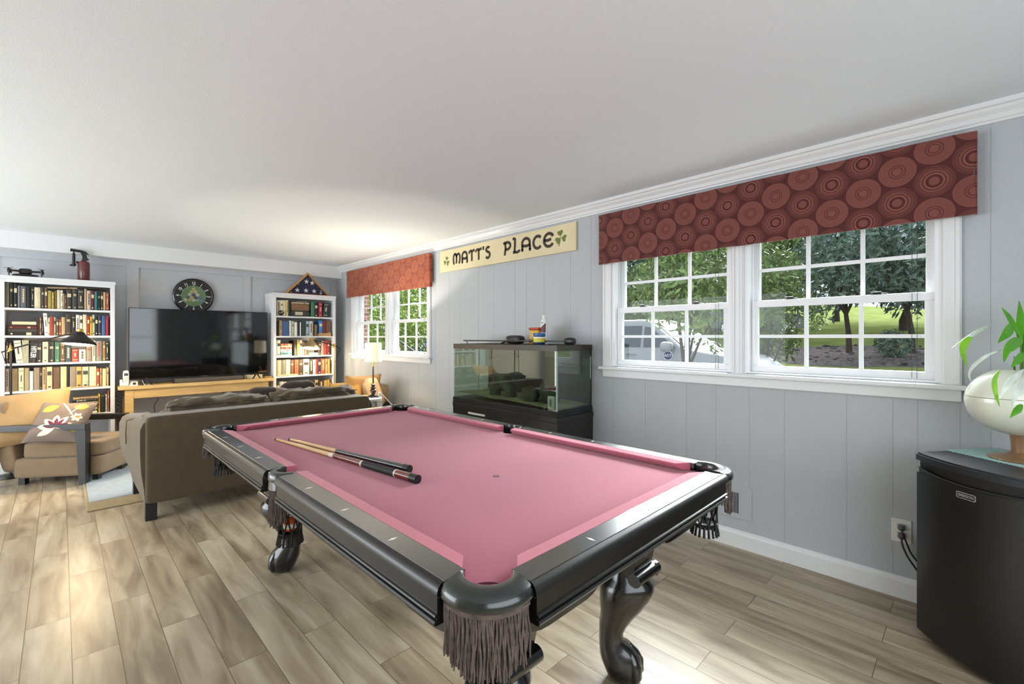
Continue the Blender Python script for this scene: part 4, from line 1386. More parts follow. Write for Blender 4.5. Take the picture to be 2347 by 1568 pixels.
BOOKS = {
 'A1': [(-1.172, 0.027, 0.247, 'olive grey'), (-1.144, 0.026, 0.244, 'black'), (-1.116, 0.025, 0.244, 'black'), (-1.089, 0.018, 0.223, 'dark silver'), (-1.069, 0.039, 0.219, 'slate'), (-1.029, 0.03, 0.222, 'black'), (-0.997, 0.022, 0.216, 'black'), (-0.974, 0.045, 0.216, 'cream'), (-0.926, 0.023, 0.218, 'charcoal'), (-0.902, 0.022, 0.218, 'brown'), (-0.878, 0.028, 0.188, 'olive yellow'), (-0.848, 0.017, 0.175, 'mustard'), (-0.829, 0.018, 0.188, 'olive'), (-0.81, 0.026, 0.199, 'cream'), (-0.783, 0.018, 0.198, 'ivory'), (-0.764, 0.01, 0.164, 'tan'), (-0.753, 0.012, 0.158, 'brown'), (-0.739, 0.04, 0.208, 'dark brown'), (-0.695, 0.038, 0.217, 'charcoal'), (-0.653, 0.046, 0.22, 'charcoal'), (-0.603, 0.02, 0.226, 'tan'), (-0.581, 0.029, 0.209, 'pale pink'), (-0.55, 0.027, 0.211, 'maroon'), (-0.521, 0.025, 0.201, 'teal'), (-0.494, 0.02, 0.203, 'black'), (-0.472, 0.022, 0.2, 'dark olive'), (-0.449, 0.019, 0.201, 'tan'), (-0.428, 0.024, 0.199, 'rust')],
 'A2': [(-0.951, 0.011, 0.188, 'maroon'), (-0.938, 0.016, 0.189, 'brown'), (-0.921, 0.011, 0.149, 'black'), (-0.908, 0.03, 0.23, 'white'), (-0.876, 0.014, 0.185, 'cream'), (-0.861, 0.026, 0.197, 'red'), (-0.834, 0.017, 0.192, 'sage'), (-0.815, 0.017, 0.175, 'brown'), (-0.796, 0.017, 0.173, 'rust'), (-0.778, 0.03, 0.194, 'tan'), (-0.746, 0.042, 0.225, 'dark brown'), (-0.701, 0.031, 0.22, 'black'), (-0.668, 0.028, 0.221, 'white'), (-0.638, 0.023, 0.216, 'ivory'), (-0.613, 0.03, 0.227, 'cream'), (-0.581, 0.021, 0.212, 'red'), (-0.558, 0.018, 0.207, 'yellow'), (-0.538, 0.02, 0.226, 'pale green'), (-0.516, 0.022, 0.214, 'black'), (-0.492, 0.026, 0.215, 'navy'), (-0.464, 0.032, 0.216, 'blue'), (-0.43, 0.024, 0.217, 'crimson')],
 'A3': [(-1.171, 0.02, 0.212, 'black'), (-1.15, 0.021, 0.207, 'dark brown'), (-1.11, 0.049, 0.228, 'pale grey'), (-1.06, 0.048, 0.232, 'grey green'), (-1.01, 0.046, 0.211, 'black'), (-0.959, 0.04, 0.205, 'black'), (-0.916, 0.042, 0.213, 'cream'), (-0.871, 0.042, 0.216, 'black'), (-0.827, 0.038, 0.212, 'green'), (-0.787, 0.037, 0.203, 'brown'), (-0.748, 0.045, 0.168, 'dark teal'), (-0.7, 0.053, 0.137, 'red'), (-0.645, 0.055, 0.13, 'ivory'), (-0.587, 0.045, 0.184, 'taupe'), (-0.54, 0.028, 0.222, 'cream'), (-0.508, 0.048, 0.219, 'grey'), (-0.456, 0.026, 0.219, 'bronze'), (-0.428, 0.023, 0.219, 'black')],
 'A4': [(-1.171, 0.024, 0.226, 'mauve'), (-1.129, 0.043, 0.226, 'olive brown'), (-1.083, 0.037, 0.231, 'cream'), (-1.043, 0.033, 0.229, 'khaki'), (-1.007, 0.026, 0.195, 'white'), (-0.978, 0.042, 0.228, 'taupe'), (-0.934, 0.015, 0.226, 'dark brown'), (-0.917, 0.027, 0.231, 'tan'), (-0.887, 0.043, 0.233, 'pale tan'), (-0.839, 0.052, 0.227, 'brown'), (-0.784, 0.046, 0.23, 'pale yellow'), (-0.735, 0.018, 0.229, 'black'), (-0.715, 0.049, 0.227, 'taupe'), (-0.665, 0.043, 0.225, 'gold'), (-0.619, 0.051, 0.222, 'pale green'), (-0.563, 0.056, 0.22, 'cream'), (-0.505, 0.025, 0.2, 'rust'), (-0.477, 0.017, 0.198, 'orange tan'), (-0.457, 0.031, 0.193, 'pale yellow'), (-0.423, 0.018, 0.202, 'tan')],
 'A5': [(-0.821, 0.033, 0.226, 'tan'), (-0.784, 0.023, 0.229, 'dark brown'), (-0.759, 0.023, 0.232, 'ivory'), (-0.489, 0.014, 0.203, 'yellow'), (-0.472, 0.036, 0.176, 'black'), (-0.432, 0.015, 0.192, 'pale green'), (-0.414, 0.012, 0.234, 'rust')],
 'B1': [(1.332, 0.043, 0.218, 'cream'), (1.377, 0.036, 0.22, 'ivory'), (1.415, 0.032, 0.222, 'cream'), (1.449, 0.03, 0.222, 'pale yellow'), (1.483, 0.03, 0.218, 'black'), (1.791, 0.051, 0.22, 'green'), (1.845, 0.043, 0.21, 'black'), (1.9, 0.055, 0.217, 'crimson'), (1.963, 0.072, 0.21, 'dark green')],
 'B2': [(1.333, 0.026, 0.197, 'black'), (1.361, 0.037, 0.213, 'tan'), (1.402, 0.088, 0.205, 'blue'), (1.494, 0.027, 0.216, 'ivory'), (1.525, 0.035, 0.208, 'pale green'), (1.563, 0.037, 0.196, 'white'), (1.604, 0.028, 0.197, 'black'), (1.636, 0.018, 0.198, 'white'), (1.656, 0.06, 0.211, 'dark green'), (1.72, 0.044, 0.213, 'silver blue'), (1.768, 0.051, 0.214, 'pale grey'), (1.822, 0.017, 0.208, 'dark brown'), (1.842, 0.04, 0.165, 'bronze'), (1.907, 0.051, 0.227, 'bright blue'), (1.962, 0.046, 0.225, 'dark red'), (2.012, 0.074, 0.22, 'brown')],
 'B3': [(1.335, 0.042, 0.22, 'pale grey'), (1.551, 0.041, 0.216, 'black'), (1.597, 0.036, 0.225, 'olive yellow'), (1.638, 0.03, 0.218, 'white'), (1.672, 0.032, 0.212, 'brown'), (1.707, 0.036, 0.215, 'dark brown'), (1.9, 0.036, 0.211, 'dark brown'), (1.938, 0.041, 0.207, 'mauve'), (1.984, 0.043, 0.21, 'red'), (2.031, 0.033, 0.21, 'dark red')],
 'B4': [(1.336, 0.05, 0.224, 'pale tan'), (1.389, 0.053, 0.222, 'grey'), (1.446, 0.06, 0.226, 'cream'), (1.511, 0.043, 0.22, 'brown'), (1.562, 0.057, 0.222, 'rust'), (1.623, 0.057, 0.22, 'dark brown'), (1.683, 0.083, 0.226, 'cream'), (1.77, 0.049, 0.221, 'charcoal'), (1.822, 0.038, 0.213, 'ivory'), (1.864, 0.025, 0.218, 'red'), (1.894, 0.038, 0.217, 'navy'), (1.936, 0.063, 0.222, 'rust'), (2.002, 0.033, 0.22, 'tan'), (2.038, 0.032, 0.219, 'gold')],
 'B5': [(1.336, 0.026, 0.158, 'cream'), (1.367, 0.051, 0.209, 'pale grey'), (1.423, 0.036, 0.203, 'ivory'), (1.468, 0.066, 0.201, 'rust'), (1.54, 0.058, 0.196, 'cream'), (1.6, 0.038, 0.181, 'brown'), (1.642, 0.033, 0.184, 'orange tan'), (1.679, 0.037, 0.181, 'grey'), (1.72, 0.047, 0.199, 'lime'), (1.772, 0.035, 0.194, 'red'), (1.811, 0.034, 0.185, 'black'), (1.849, 0.045, 0.201, 'tan'), (1.902, 0.074, 0.184, 'dark brown'), (1.98, 0.054, 0.185, 'gold'), (2.039, 0.019, 0.195, 'yellow'), (2.061, 0.018, 0.19, 'bronze')],
}

ZS = {'1': 1.645, '2': 1.368, '3': 1.089, '4': 0.810, '5': 0.525}
SHN = {'1': 'top', '2': 'second', '3': 'third', '4': 'fourth', '5': 'fifth'}
ORD = ['first', 'second', 'third', 'fourth', 'fifth', 'sixth', 'seventh', 'eighth', 'ninth', 'tenth', 'eleventh', 'twelfth', 'thirteenth', 'fourteenth', 'fifteenth', 'sixteenth', 'seventeenth', 'eighteenth', 'nineteenth', 'twentieth', 'twenty-first', 'twenty-second', 'twenty-third', 'twenty-fourth', 'twenty-fifth', 'twenty-sixth', 'twenty-seventh', 'twenty-eighth']
used = set()
lights = ('cream', 'white', 'ivory', 'pale', 'tan', 'gold', 'yellow', 'sage', 'lime', 'silver blue', 'khaki', 'grey green', 'mauve')
for key, row in BOOKS.items():
    case = 'left' if key[0] == 'A' else 'right'
    zz = ZS[key[1]]
    for i, (x, bw, bh, c) in enumerate(row):
        islight = any(q in c for q in lights) and c != 'olive yellow'
        bw = max(0.009, bw)
        bh = min(bh, 0.25 if key[1] != '5' else 0.25)
        d = br_.uniform(0.15, 0.20)
        lean = 0.0
        if (key, i) == ('A3', 2): lean = -5
        if (key, i) == ('A3', 4): lean = 3
        if (key, i) == ('B1', 8): lean = 5
        if (key, i) == ('A2', 3): lean = -3
        o = book_mb(bw - 0.0012, bh, d, islight, plain=(key, i) == ('A3', 4)).build('book', [bm_(c), PAGES, BAND_D if islight else (BAND_R if c in ('grey', 'taupe') else BAND_L)])
        o.location = (x, 5.85 - br_.uniform(0, 0.006), zz + 0.0005)
        if lean:
            o.rotation_euler = (0, rad(lean), 0)
            if lean < 0: o.location.x += 0.0; o.location.z += (bw) * 0
            if lean > 0: o.location.z += bw * sin(rad(lean))
            if lean < 0: o.location.x += bh * sin(rad(-lean)) * 0.6
        L_ = row[i - 1][3] if i else None
        R_ = row[i + 1][3] if i + 1 < len(row) else None
        sz = 'thick' if bw > 0.034 else ('slim' if bw < 0.016 else ('tall' if bh > 0.215 else ('short' if bh < 0.18 else '')))
        shelf = SHN[key[1]] + ' shelf, ' + case + ' bookcase'
        nm = (sz + ' ' + c + ' book').strip()
        if L_ and R_:
            lab = '%s between %s and %s ones, %s' % (nm, L_, R_, shelf)
        elif R_:
            lab = '%s leftmost of the upright row beside %s one, %s' % (nm, R_, shelf)
        else:
            lab = '%s rightmost of the upright row beside %s one, %s' % (nm, L_, shelf)
        if lab in used or len(lab.split()) > 16:
            lab = '%s, %s upright from the left, %s' % (nm, ORD[i], shelf)
        used.add(lab)
        tag(o, lab, 'book', 'books standing on the %s shelf of the %s bookcase' % (SHN[key[1]], case))
        if (key, i) == ('A3', 4):
            TXv = Matrix(((0, 1, 0, 0), (0, 0, -1, 0), (-1, 0, 0, 0), (0, 0, 0, 1)))   # reads downwards on the spine
            text_mb('HITLER', 0.052, 0.0003, sx=0.72, bold=0.0012, M=Matrix.Translation((bw / 2, -0.0018, bh * 0.52)) @ TXv).build('spine_title', mat('white print', (236, 234, 228), 0.5), o)

def lying(x0, x1, z0, z1, c, label, name='book', depth=0.16, txt=None, y=5.845, band=True):
    """a book lying flat with its spine to the room"""
    mb = MB()
    h_, w_ = x1 - x0, z1 - z0
    src = book_mb(w_, h_, depth, False, plain=not band)
    # turn it: along x, thickness in z
    mb.v = [(p[2] - h_ / 2, p[1], p[0]) for p in src.v]; mb.f = src.f; mb.mi = src.mi
    o = mb.build(name, [bm_(c), PAGES, BAND_D if c in ('cream', 'tan', 'pale tan', 'white', 'ivory', 'pale pink', 'pale yellow', 'silver blue') else BAND_L])
    o.location = ((x0 + x1) / 2, y, z0 + 0.0004)
    tag(o, label, 'book')
    if txt:
        text_mb(txt, w_ * 0.62, 0.0003, sx=1.25, bold=0.0004, M=Matrix.Translation((-0.035, -0.0018, w_ / 2)) @ Matrix.Rotation(rad(90), 4, 'X'), space=1.25).build('spine_title', mat('cream print', (222, 214, 190), 0.5), o)
    return o
stackA2 = [(-1.152, -0.955, 1.368, 1.402, 'black'), (-1.155, -0.957, 1.402, 1.437, 'charcoal'), (-1.152, -0.955, 1.437, 1.462, 'maroon'), (-1.148, -0.960, 1.462, 1.478, 'dark brown'), (-1.128, -0.960, 1.478, 1.508, 'cream')]
pos = ['bottom', 'second from the bottom', 'middle', 'next to the top', 'topmost']
for (a, b, c, d, k), p in zip(stackA2, pos):
    lying(a, b, c, d, k, '%s book lying %s in the stack, second shelf, left bookcase' % (k, p))
stackA5 = [(-0.688, -0.500, 0.525, 0.548, 'cream'), (-0.684, -0.490, 0.548, 0.566, 'black'), (-0.690, -0.500, 0.566, 0.584, 'pale tan'), (-0.684, -0.492, 0.584, 0.602, 'dark brown'), (-0.690, -0.495, 0.602, 0.628, 'maroon'), (-0.688, -0.494, 0.628, 0.652, 'grey'), (-0.694, -0.490, 0.652, 0.684, 'black'), (-0.691, -0.492, 0.684, 0.702, 'tan')]
p5 = ['at the bottom of', 'second from the bottom of', 'third from the bottom of', 'fourth from the bottom of', 'in the upper half of', 'just below the lettered black book of', 'lettered in cream near the top of', 'topmost of']
for (a, b, c, d, k), p in zip(stackA5, p5):
    lying(a, b, c, d, k, '%s book lying %s the stack, fifth shelf, left bookcase' % (k, p), txt='BIBLE' if 'lettered in' in p else None, band='lettered in' not in p)
lying(-0.88, -0.660, 1.862, 1.876, 'tan', 'thin tan book lying tilted across upright books, top shelf, left bookcase', depth=0.13).rotation_euler = (0, rad(-2.5), 0)
lying(-0.655, -0.43, 1.872, 1.885, 'dark brown', 'thin dark brown book lying across upright books, top shelf right, left bookcase', depth=0.13)
lying(-0.716, -0.486, 0.8105, 0.822, 'tan', 'flat tan board lying before the upright books, fourth shelf, left bookcase', name='board', depth=0.028, y=5.82, band=False)
lying(1.328, 1.600, 0.8105, 0.830, 'pale tan', 'flat tan board lying before the upright books, fourth shelf, right bookcase', name='board', depth=0.028, y=5.82, band=False)
sB = [(1.380, 1.525, 1.089, 1.108, 'white'), (1.378, 1.528, 1.108, 1.134, 'teal'), (1.380, 1.525, 1.134, 1.158, 'silver blue'), (1.379, 1.524, 1.158, 1.184, 'ivory'), (1.381, 1.528, 1.184, 1.212, 'red'), (1.380, 1.526, 1.212, 1.232, 'cream'), (1.382, 1.530, 1.232, 1.262, 'rust')]
p7 = ['at the bottom of', 'second from the bottom of', 'third from the bottom of', 'in the middle of', 'third from the top of', 'next to the top of', 'topmost of']
for (a, b, c, d, k), p in zip(sB, p7):
    lying(a, b, c, d, k, '%s book lying %s the stack, third shelf, right bookcase' % (k, p))
lying(1.757, 1.890, 1.0895, 1.112, 'mauve', 'mauve book lying under the white one behind the lamp, third shelf, right bookcase', y=5.825, depth=0.12)
lying(1.790, 1.885, 1.1125, 1.126, 'white', 'white book lying on the mauve one behind the lamp, third shelf, right bookcase', y=5.825, depth=0.12)
lying(1.520, 1.766, 1.830, 1.845, 'pale pink', 'pale pink book lying on the wooden box, top shelf, right bookcase')
lying(1.524, 1.760, 1.8455, 1.862, 'dark brown', 'dark brown book lying topmost above the wooden box, top shelf, right bookcase')
bx = thing('wooden_box', 'brown wooden box on the top shelf of the right bookcase', 'box', (1.643, 5.93, 1.7305))
MB().box(-0.123, 0.123, -0.08, 0.08, 0, 0.080, 0.003).build('body', mat('brown box wood', (120, 88, 60), 0.5, vary=0.25, vscale=10, stretch=(1, 8, 8)), bx)
MB().box(-0.124, 0.124, -0.081, 0.081, 0.080, 0.098, 0.003).build('lid', mat('brown box wood', (120, 88, 60), 0.5), bx)
bx = thing('storage_case', 'dark case with cream label under the wooden box, right bookcase', 'case', (1.640, 5.93, 1.6455))
mb = MB(); mb.prism([(-0.125, 0), (0.135, 0), (0.130, 0.06), (0.10, 0.084), (-0.11, 0.084), (-0.125, 0.06)], -0.08, 0.08, 'y'); mb.build('body', mat('dark case', (44, 44, 42), 0.5), bx)
MB().box(-0.07, 0.035, -0.0815, -0.08, 0.02, 0.066).build('paper_label', mat('cream label', (196, 190, 160), 0.6), bx)
bx = thing('wooden_tray', 'shallow tan wooden tray on second shelf, right bookcase, behind the lamp', 'tray', (1.972, 5.838, 1.3685))
mb = MB(); mb.prism([(-0.085, 0), (0.095, 0), (0.098, 0.055), (0.09, 0.055), (0.02, 0.040), (-0.05, 0.046), (-0.092, 0.030)], -0.018, 0.008, 'y'); mb.build('body', mat('tan tray wood', (178, 134, 88), 0.5, vary=0.15, vscale=12), bx)
# small helmet
hm = thing('miniature_helmet', 'tiny black football helmet with gold mark, top shelf, right bookcase', 'helmet', (1.380, 5.835, 1.688))
mb = MB(); mb.ball((0, 0, 0), 0.040, (1, 1, 0.95), n=12); mb.build('shell', mat('glossy black helmet', (16, 16, 16), 0.12, coat=0.8), hm, smooth=60)
mb = MB()
for z in (-0.022, -0.034):
    mb.tube([(0.012, -0.034, z), (0.034, -0.040, z), (0.046, -0.018, z), (0.040, 0.002, z)], 0.0022, 6)
mb.tube([(0.034, -0.040, -0.036), (0.036, -0.040, -0.012)], 0.0022, 6)
mb.build('face_guard', WHITE, hm)
mb = MB(); stroke(mb, arc(0, 0, 0.014, 0.010, 20, 320, 14), 0.005, 0.002, Matrix.Translation((0.004, -0.0405, 0.008)) @ Matrix.Rotation(rad(90), 4, 'X')); mb.build('gold_mark', mat('gold mark', (206, 180, 110), 0.4), hm)

# things on top of the bookcases
BLKM = mat('matt black', (26, 25, 22), 0.45)
dr = thing('drone', 'small black quadcopter drone on top of the left bookcase', 'drone', (-1.035, 5.95, 1.9635))
mb = MB(); mb.soft(-0.10, 0.09, -0.05, 0.05, 0.004, 0.034, e=3, n=6); mb.soft(-0.055, 0.045, -0.035, 0.035, 0.03, 0.092, e=3, n=6); mb.build('body', BLKM, dr, smooth=60)
for sx in (-1, 1):
    for sy in (-1, 1):
        mb = MB()
        e = (sx * 0.115, sy * 0.10, 0.066 + 0.006 * sy)
        mb.tube([(sx * 0.03, sy * 0.02, 0.062), e], [0.009, 0.006], 8)
        mb.lathe([(0.010, -0.025), (0.013, -0.005), (0.010, 0.012), (0.003, 0.018)], e, n=12)
        mb.tube([(e[0], e[1], e[2] - 0.02), (e[0] * 0.97, e[1], 0.0)], [0.007, 0.004], 6) if sy < 0 else None
        am = mb.build('arm', BLKM, dr, smooth=50)
        a = 0.5 + sx * 0.9 + sy * 0.4
        MB().tube([(e[0] - 0.05 * cos(a), e[1] - 0.05 * sin(a), e[2] + 0.026), (e[0], e[1], e[2] + 0.019), (e[0] + 0.05 * cos(a), e[1] + 0.05 * sin(a), e[2] + 0.026)], [0.003, 0.008, 0.003], 8, flat=0.25).build('rotor_blade', BLKM, am)
MB().box(-0.088, -0.052, -0.052, -0.0505, 0.036, 0.048).build('badge', mat('cream badge', (210, 200, 160), 0.5), dr)
tc = thing('blow_torch', 'antique maroon blow torch with black head on the left bookcase', 'torch', (-0.605, 5.95, 1.9635))
mb = MB(); mb.lathe([(0.048, 0), (0.050, 0.004), (0.050, 0.19), (0.046, 0.208), (0.020, 0.222), (0.018, 0.235)], n=28); mb.build('tank', mat('maroon enamel', (92, 36, 36), 0.3, coat=0.4), tc, smooth=40)
mb = MB()
mb.prism([(-0.015, 0.215), (0.045, 0.235), (0.028, 0.255), (0.020, 0.305), (-0.005, 0.332), (-0.020, 0.330), (-0.026, 0.312), (-0.010, 0.27)], -0.018, 0.018, 'y')
mb.prism([(-0.005, 0.332), (0.020, 0.322), (0.042, 0.294), (0.034, 0.290)], -0.012, 0.012, 'y')
hd = mb.build('head', BLKM, tc)
MB().tube([(-0.010, 0, 0.322), (-0.105, 0, 0.330)], [0.014, 0.016], 14).build('nozzle', BLKM, tc, smooth=40)
mb = MB(); mb.tube([(-0.078, 0, 0.295), (-0.078, 0, 0.185)], 0.013, 12); mb.tube([(-0.078, 0, 0.185), (-0.078, 0, 0.160)], 0.018, 12); mb.tube([(-0.110, 0, 0.166), (-0.070, 0, 0.160)], 0.008, 8)
mb.tube([(-0.06, 0, 0.20), (-0.045, 0, 0.205)], 0.012, 8); mb.tube([(-0.078, 0, 0.295), (-0.078, 0, 0.32)], 0.006, 8)
mb.build('pump', BLKM, tc, smooth=40)
# flag case
fcs = thing('flag_case', 'triangular oak case with folded starry flag on the right bookcase', 'display case', (1.765, 5.93, 1.9635))
OAK = mat('oak frame', (176, 130, 66), 0.4, vary=0.15, vscale=16, coat=0.3)
A, Bq, Cq = Vector((-0.318, 0.0)), Vector((0.318, 0.0)), Vector((0.0, 0.325))
cen = (A + Bq + Cq) / 3
def tri(s): return [tuple(cen + (p - cen) * s) for p in (A, Bq, Cq)]
mb = MB()
o_, i_ = tri(1), tri(0.88)
for k in range(3):
    j = (k + 1) % 3
    mb.prism([o_[k], o_[j], i_[j], i_[k]], -0.045, 0.05, 'y')
mb.build('frame', OAK, fcs)
mb = MB(); mb.prism(tri(0.885), -0.01, 0.04, 'y'); fl = mb.build('flag', mat('navy flag cloth', (38, 42, 78), 0.85, bump=0.5, bscale=40), fcs)
mb = MB()
def star(cx, cz, r):
    p = []
    for k in range(10):
        a = rad(90 + 36 * k); q = r if k % 2 == 0 else r * 0.40
        p.append((cx + q * cos(a), cz + q * sin(a)))
    mb.prism(p, -0.013, -0.0095, 'y')
for cx, cz in ((-0.012, 0.196), (0.070, 0.182), (-0.140, 0.064), (-0.018, 0.066), (0.098, 0.064)): star(cx, cz, 0.037)
for q in ([(0.175, 0.085), (0.212, 0.055), (0.20, 0.078)], [(0.178, 0.05), (0.215, 0.05), (0.20, 0.032), (0.19, 0.02)], [(-0.24, 0.025), (-0.225, 0.034), (-0.216, 0.024)], [(-0.13, 0.147), (-0.122, 0.158), (-0.108, 0.148)]): mb.prism(q, -0.013, -0.0095, 'y')
mb.build('white_stars', mat('white star', (232, 232, 230), 0.8), fl)
mb = MB(); mb.prism(tri(0.885), -0.042, -0.040, 'y'); mb.build('glass_front', GLASS, fcs)

# ------------------------------------------------------------------ clock
ck = thing('wall_clock', 'round black wall clock with billiard ball face above the television', 'clock', (0.432, 6.182, 1.882))
def MY(z=0): return Matrix.Translation((0, z, 0)) @ Matrix.Rotation(rad(90), 4, 'X')   # lathe axis towards the room (-y)
mb = MB(); mb.lathe([(0.215, 0), (0.225, 0.012), (0.222, 0.030), (0.212, 0.036), (0.206, 0.030)], n=48, M=MY(), cap=False); mb.lathe([(0.202, 0.024), (0.202, 0.0301), (0.199, 0.033), (0.197, 0.028)], n=48, M=MY(), cap=False); mb.build('rim', mat('black clock rim', (18, 18, 18), 0.2, coat=0.6), ck, smooth=40)
MB().lathe([(0.199, 0.0), (0.199, 0.0315), (0.197, 0.0335), (0.194, 0.030)], n=48, M=MY(), cap=False).build('chrome_line', CHROME, ck, smooth=40)
MB().lathe([(0.200, 0.0), (0.200, 0.018)], n=48, M=MY()).build('dial', mat('black dial', (20, 20, 20), 0.4), ck)
MB().lathe([(0.133, 0.018), (0.133, 0.0195)], n=48, M=MY()).build('green_face', mat('green baize print', (96, 122, 84), 0.6, vary=0.15, vscale=6), ck)
for i in range(12):
    mb = MB()
    a = rad(90 - 30 * i)
    r_ = 0.163
    n_ = 12 if i == 0 else i
    M = Matrix.Translation((r_ * cos(a), -0.0182, r_ * sin(a))) @ Matrix.Rotation(rad(90), 4, 'X') @ Matrix.Rotation(0 if n_ in (12,) else -rad(30 * i) if i < 4 or i > 8 else -rad(30 * i) + pi, 4, 'Z')
    text_mb(str(n_), 0.050, 0.0004, sx=0.8, M=M, mb=mb, bold=0.0012)
    mb.prism([(0.130 * cos(a - 0.035), 0.130 * sin(a - 0.035)), (0.130 * cos(a + 0.035), 0.130 * sin(a + 0.035)), (0.143 * cos(a), 0.143 * sin(a))], -0.0205, -0.018, 'y')
    mb.build('numeral', mat('white numerals', (232, 230, 222), 0.5), ck)
cols = [(204, 190, 92), (204, 178, 84), (214, 206, 150), (196, 206, 196), (44, 58, 92), (220, 214, 190), (60, 84, 60), (216, 176, 110), (50, 60, 50), (70, 104, 168), (214, 208, 170), (204, 170, 100), (208, 206, 170), (120, 160, 110), (92, 130, 180)]
k = 0
for r_ in range(5):
    for c_ in range(r_ + 1):
        x = (c_ - r_ / 2) * 0.042; z = 0.088 - r_ * 0.036
        MB().lathe([(0.021, 0.0195), (0.019, 0.021), (0.001, 0.0215)], n=20, M=Matrix.Translation((x, 0, z)) @ MY()).build('printed_ball', mat('printed ball %d' % k, tuple(int(v * 0.55 + 50) for v in cols[k]), 0.4), ck, smooth=60)
        k += 1
for ang, ln, w2 in ((200, 0.06, 0.010), (160, 0.10, 0.007)):
    a = rad(ang); MB().prism([(-0.012 * cos(a) - w2 * sin(a) / 2, -0.012 * sin(a) + w2 * cos(a) / 2), (-0.012 * cos(a) + w2 * sin(a) / 2, -0.012 * sin(a) - w2 * cos(a) / 2), (ln * 0.45 * cos(a), ln * 0.45 * sin(a))], -0.024, -0.0225, 'y').build('hand', BLKM, ck)

# ------------------------------------------------------------------ television, console and what stands on it
PINE = mat('pale pine', (214, 178, 118), 0.45, vary=0.14, vscale=5, stretch=(1, 8, 8))
cn = thing('console_table', 'long pale pine console table under the television', 'console table', (0.468, 5.96, 0))
MB().box(-0.80, 0.795, -0.20, 0.21, 0.760, 0.800, 0.004).build('table_top', PINE, cn)
mb = MB()
for y in (-0.165, 0.17): mb.box(-0.67, 0.67, y, y + 0.022, 0.655, 0.7599, 0.002)
for x in (-0.738, 0.716): mb.box(x, x + 0.022, -0.14, 0.165, 0.655, 0.7599)
mb.build('apron', PINE, cn)
for sx in (-1, 1):
    for y in (-0.17, 0.14):
        MB().box(sx * 0.74, sx * 0.665, y, y + 0.055, 0, 0.7595, 0.004).build('leg', PINE, cn)
tv = thing('television', 'large flat black television standing on the pine console', 'television', (0.496, 5.89, 0.8005))
mb = MB(); mb.box(-0.727, 0.727, 0.0, 0.055, 0.058, 0.890, 0.004); mb.build('housing', mat('black tv housing', (14, 14, 15), 0.35), tv)
MB().box(-0.721, 0.721, -0.0012, 0.0, 0.072, 0.884).build('screen', mat('dark tv screen', (7, 9, 10), 0.05, spec=0.9), tv)
MB().box(-0.04, 0.04, -0.0018, -0.0012, 0.062, 0.067).build('maker_mark', mat('grey mark', (120, 120, 120), 0.4), tv)
for sx in (-1, 1):
    mb = MB()
    x = sx * 0.57
    mb.prism([(x - 0.052, 0.0), (x - 0.038, 0.0), (x, 0.060), (x + 0.038, 0.0), (x + 0.052, 0.0), (x + 0.008, 0.078), (x - 0.008, 0.078)], -0.085, -0.070, 'y')
    mb.tube([(x, -0.078, 0.07), (x, 0.03, 0.075)], 0.007, 6)
    mb.build('foot', BLACKP, tv)
sb = thing('soundbar', 'long dark grey soundbar in front of the television', 'soundbar', (0.53, 5.815, 0.8005))
SBM = mat('soundbar fabric', (88, 80, 70), 0.8, bump=0.5, bscale=900)
MB().box(-0.355, 0.375, -0.035, 0.045, 0.0, 0.052, 0.010).build('body', SBM, sb, smooth=30)
for sx in (-0.366, 0.376): MB().box(sx, sx + 0.010, -0.034, 0.044, 0.001, 0.051, 0.006).build('end_cap', BLACKP, sb, smooth=30)
WP = mat('white plastic', (224, 224, 220), 0.4)
ph = thing('cordless_phone', 'white cordless telephone in its cradle at the console\'s left end', 'telephone', (-0.268, 5.83, 0.8005))
mb = MB(); mb.box(-0.040, 0.030, -0.035, 0.04, 0, 0.045, 0.010); mb.box(-0.047, -0.022, -0.03, 0.03, 0, 0.075, 0.008); mb.build('cradle', WP, ph, smooth=30)
mb = MB(); mb.soft(-0.020, 0.034, -0.018, 0.016, 0.02, 0.175, e=5, n=6); hs = mb.build('handset', WP, ph, smooth=60)
MB().box(-0.010, 0.024, -0.0195, -0.016, 0.115, 0.145).build('display', mat('dark display', (60, 64, 66), 0.3), hs)
mb = MB()
for r_ in range(4):
    for c_ in range(3): mb.box(-0.008 + c_ * 0.011, -0.001 + c_ * 0.011, -0.0197, -0.016, 0.055 + r_ * 0.013, 0.063 + r_ * 0.013)
mb.build('keys', mat('pale grey keys', (178, 178, 176), 0.5), hs)
bx = thing('desk_thermometer', 'small cream wedge box with dark square display on the console', 'gadget', (-0.195, 5.80, 0.8005))
mb = MB(); mb.prism([(-0.045, 0), (0.035, 0), (0.030, 0.048), (-0.020, 0.050)], -0.03, 0.02, 'y'); mb.build('case', WP, bx)
MB().box(-0.012, 0.016, -0.0312, -0.030, 0.014, 0.040).build('display', mat('brown display', (70, 56, 40), 0.3), bx)
bx = thing('tablet_stand', 'thin silver stand on the console left of the soundbar', 'stand', (-0.09, 5.80, 0.8005))
mb = MB(); mb.tube([(-0.03, 0.02, 0.055), (-0.012, -0.02, 0.004), (0.045, -0.02, 0.004)], 0.004, 6); mb.tube([(-0.03, 0.02, 0.055), (-0.02, 0.05, 0.004)], 0.004, 6); mb.build('wire_frame', CHROME, bx, smooth=50)
bx = thing('cable_box', 'flat cream box on the console under the television\'s right end', 'box', (1.055, 5.915, 0.8005))
MB().box(-0.095, 0.095, -0.065, 0.04, 0, 0.050, 0.004).build('case', mat('cream plastic', (214, 202, 170), 0.4), bx)
bx = thing('wooden_block', 'narrow olive wooden strip leaning at the console\'s right end', 'board', (1.21, 5.93, 0.8005))
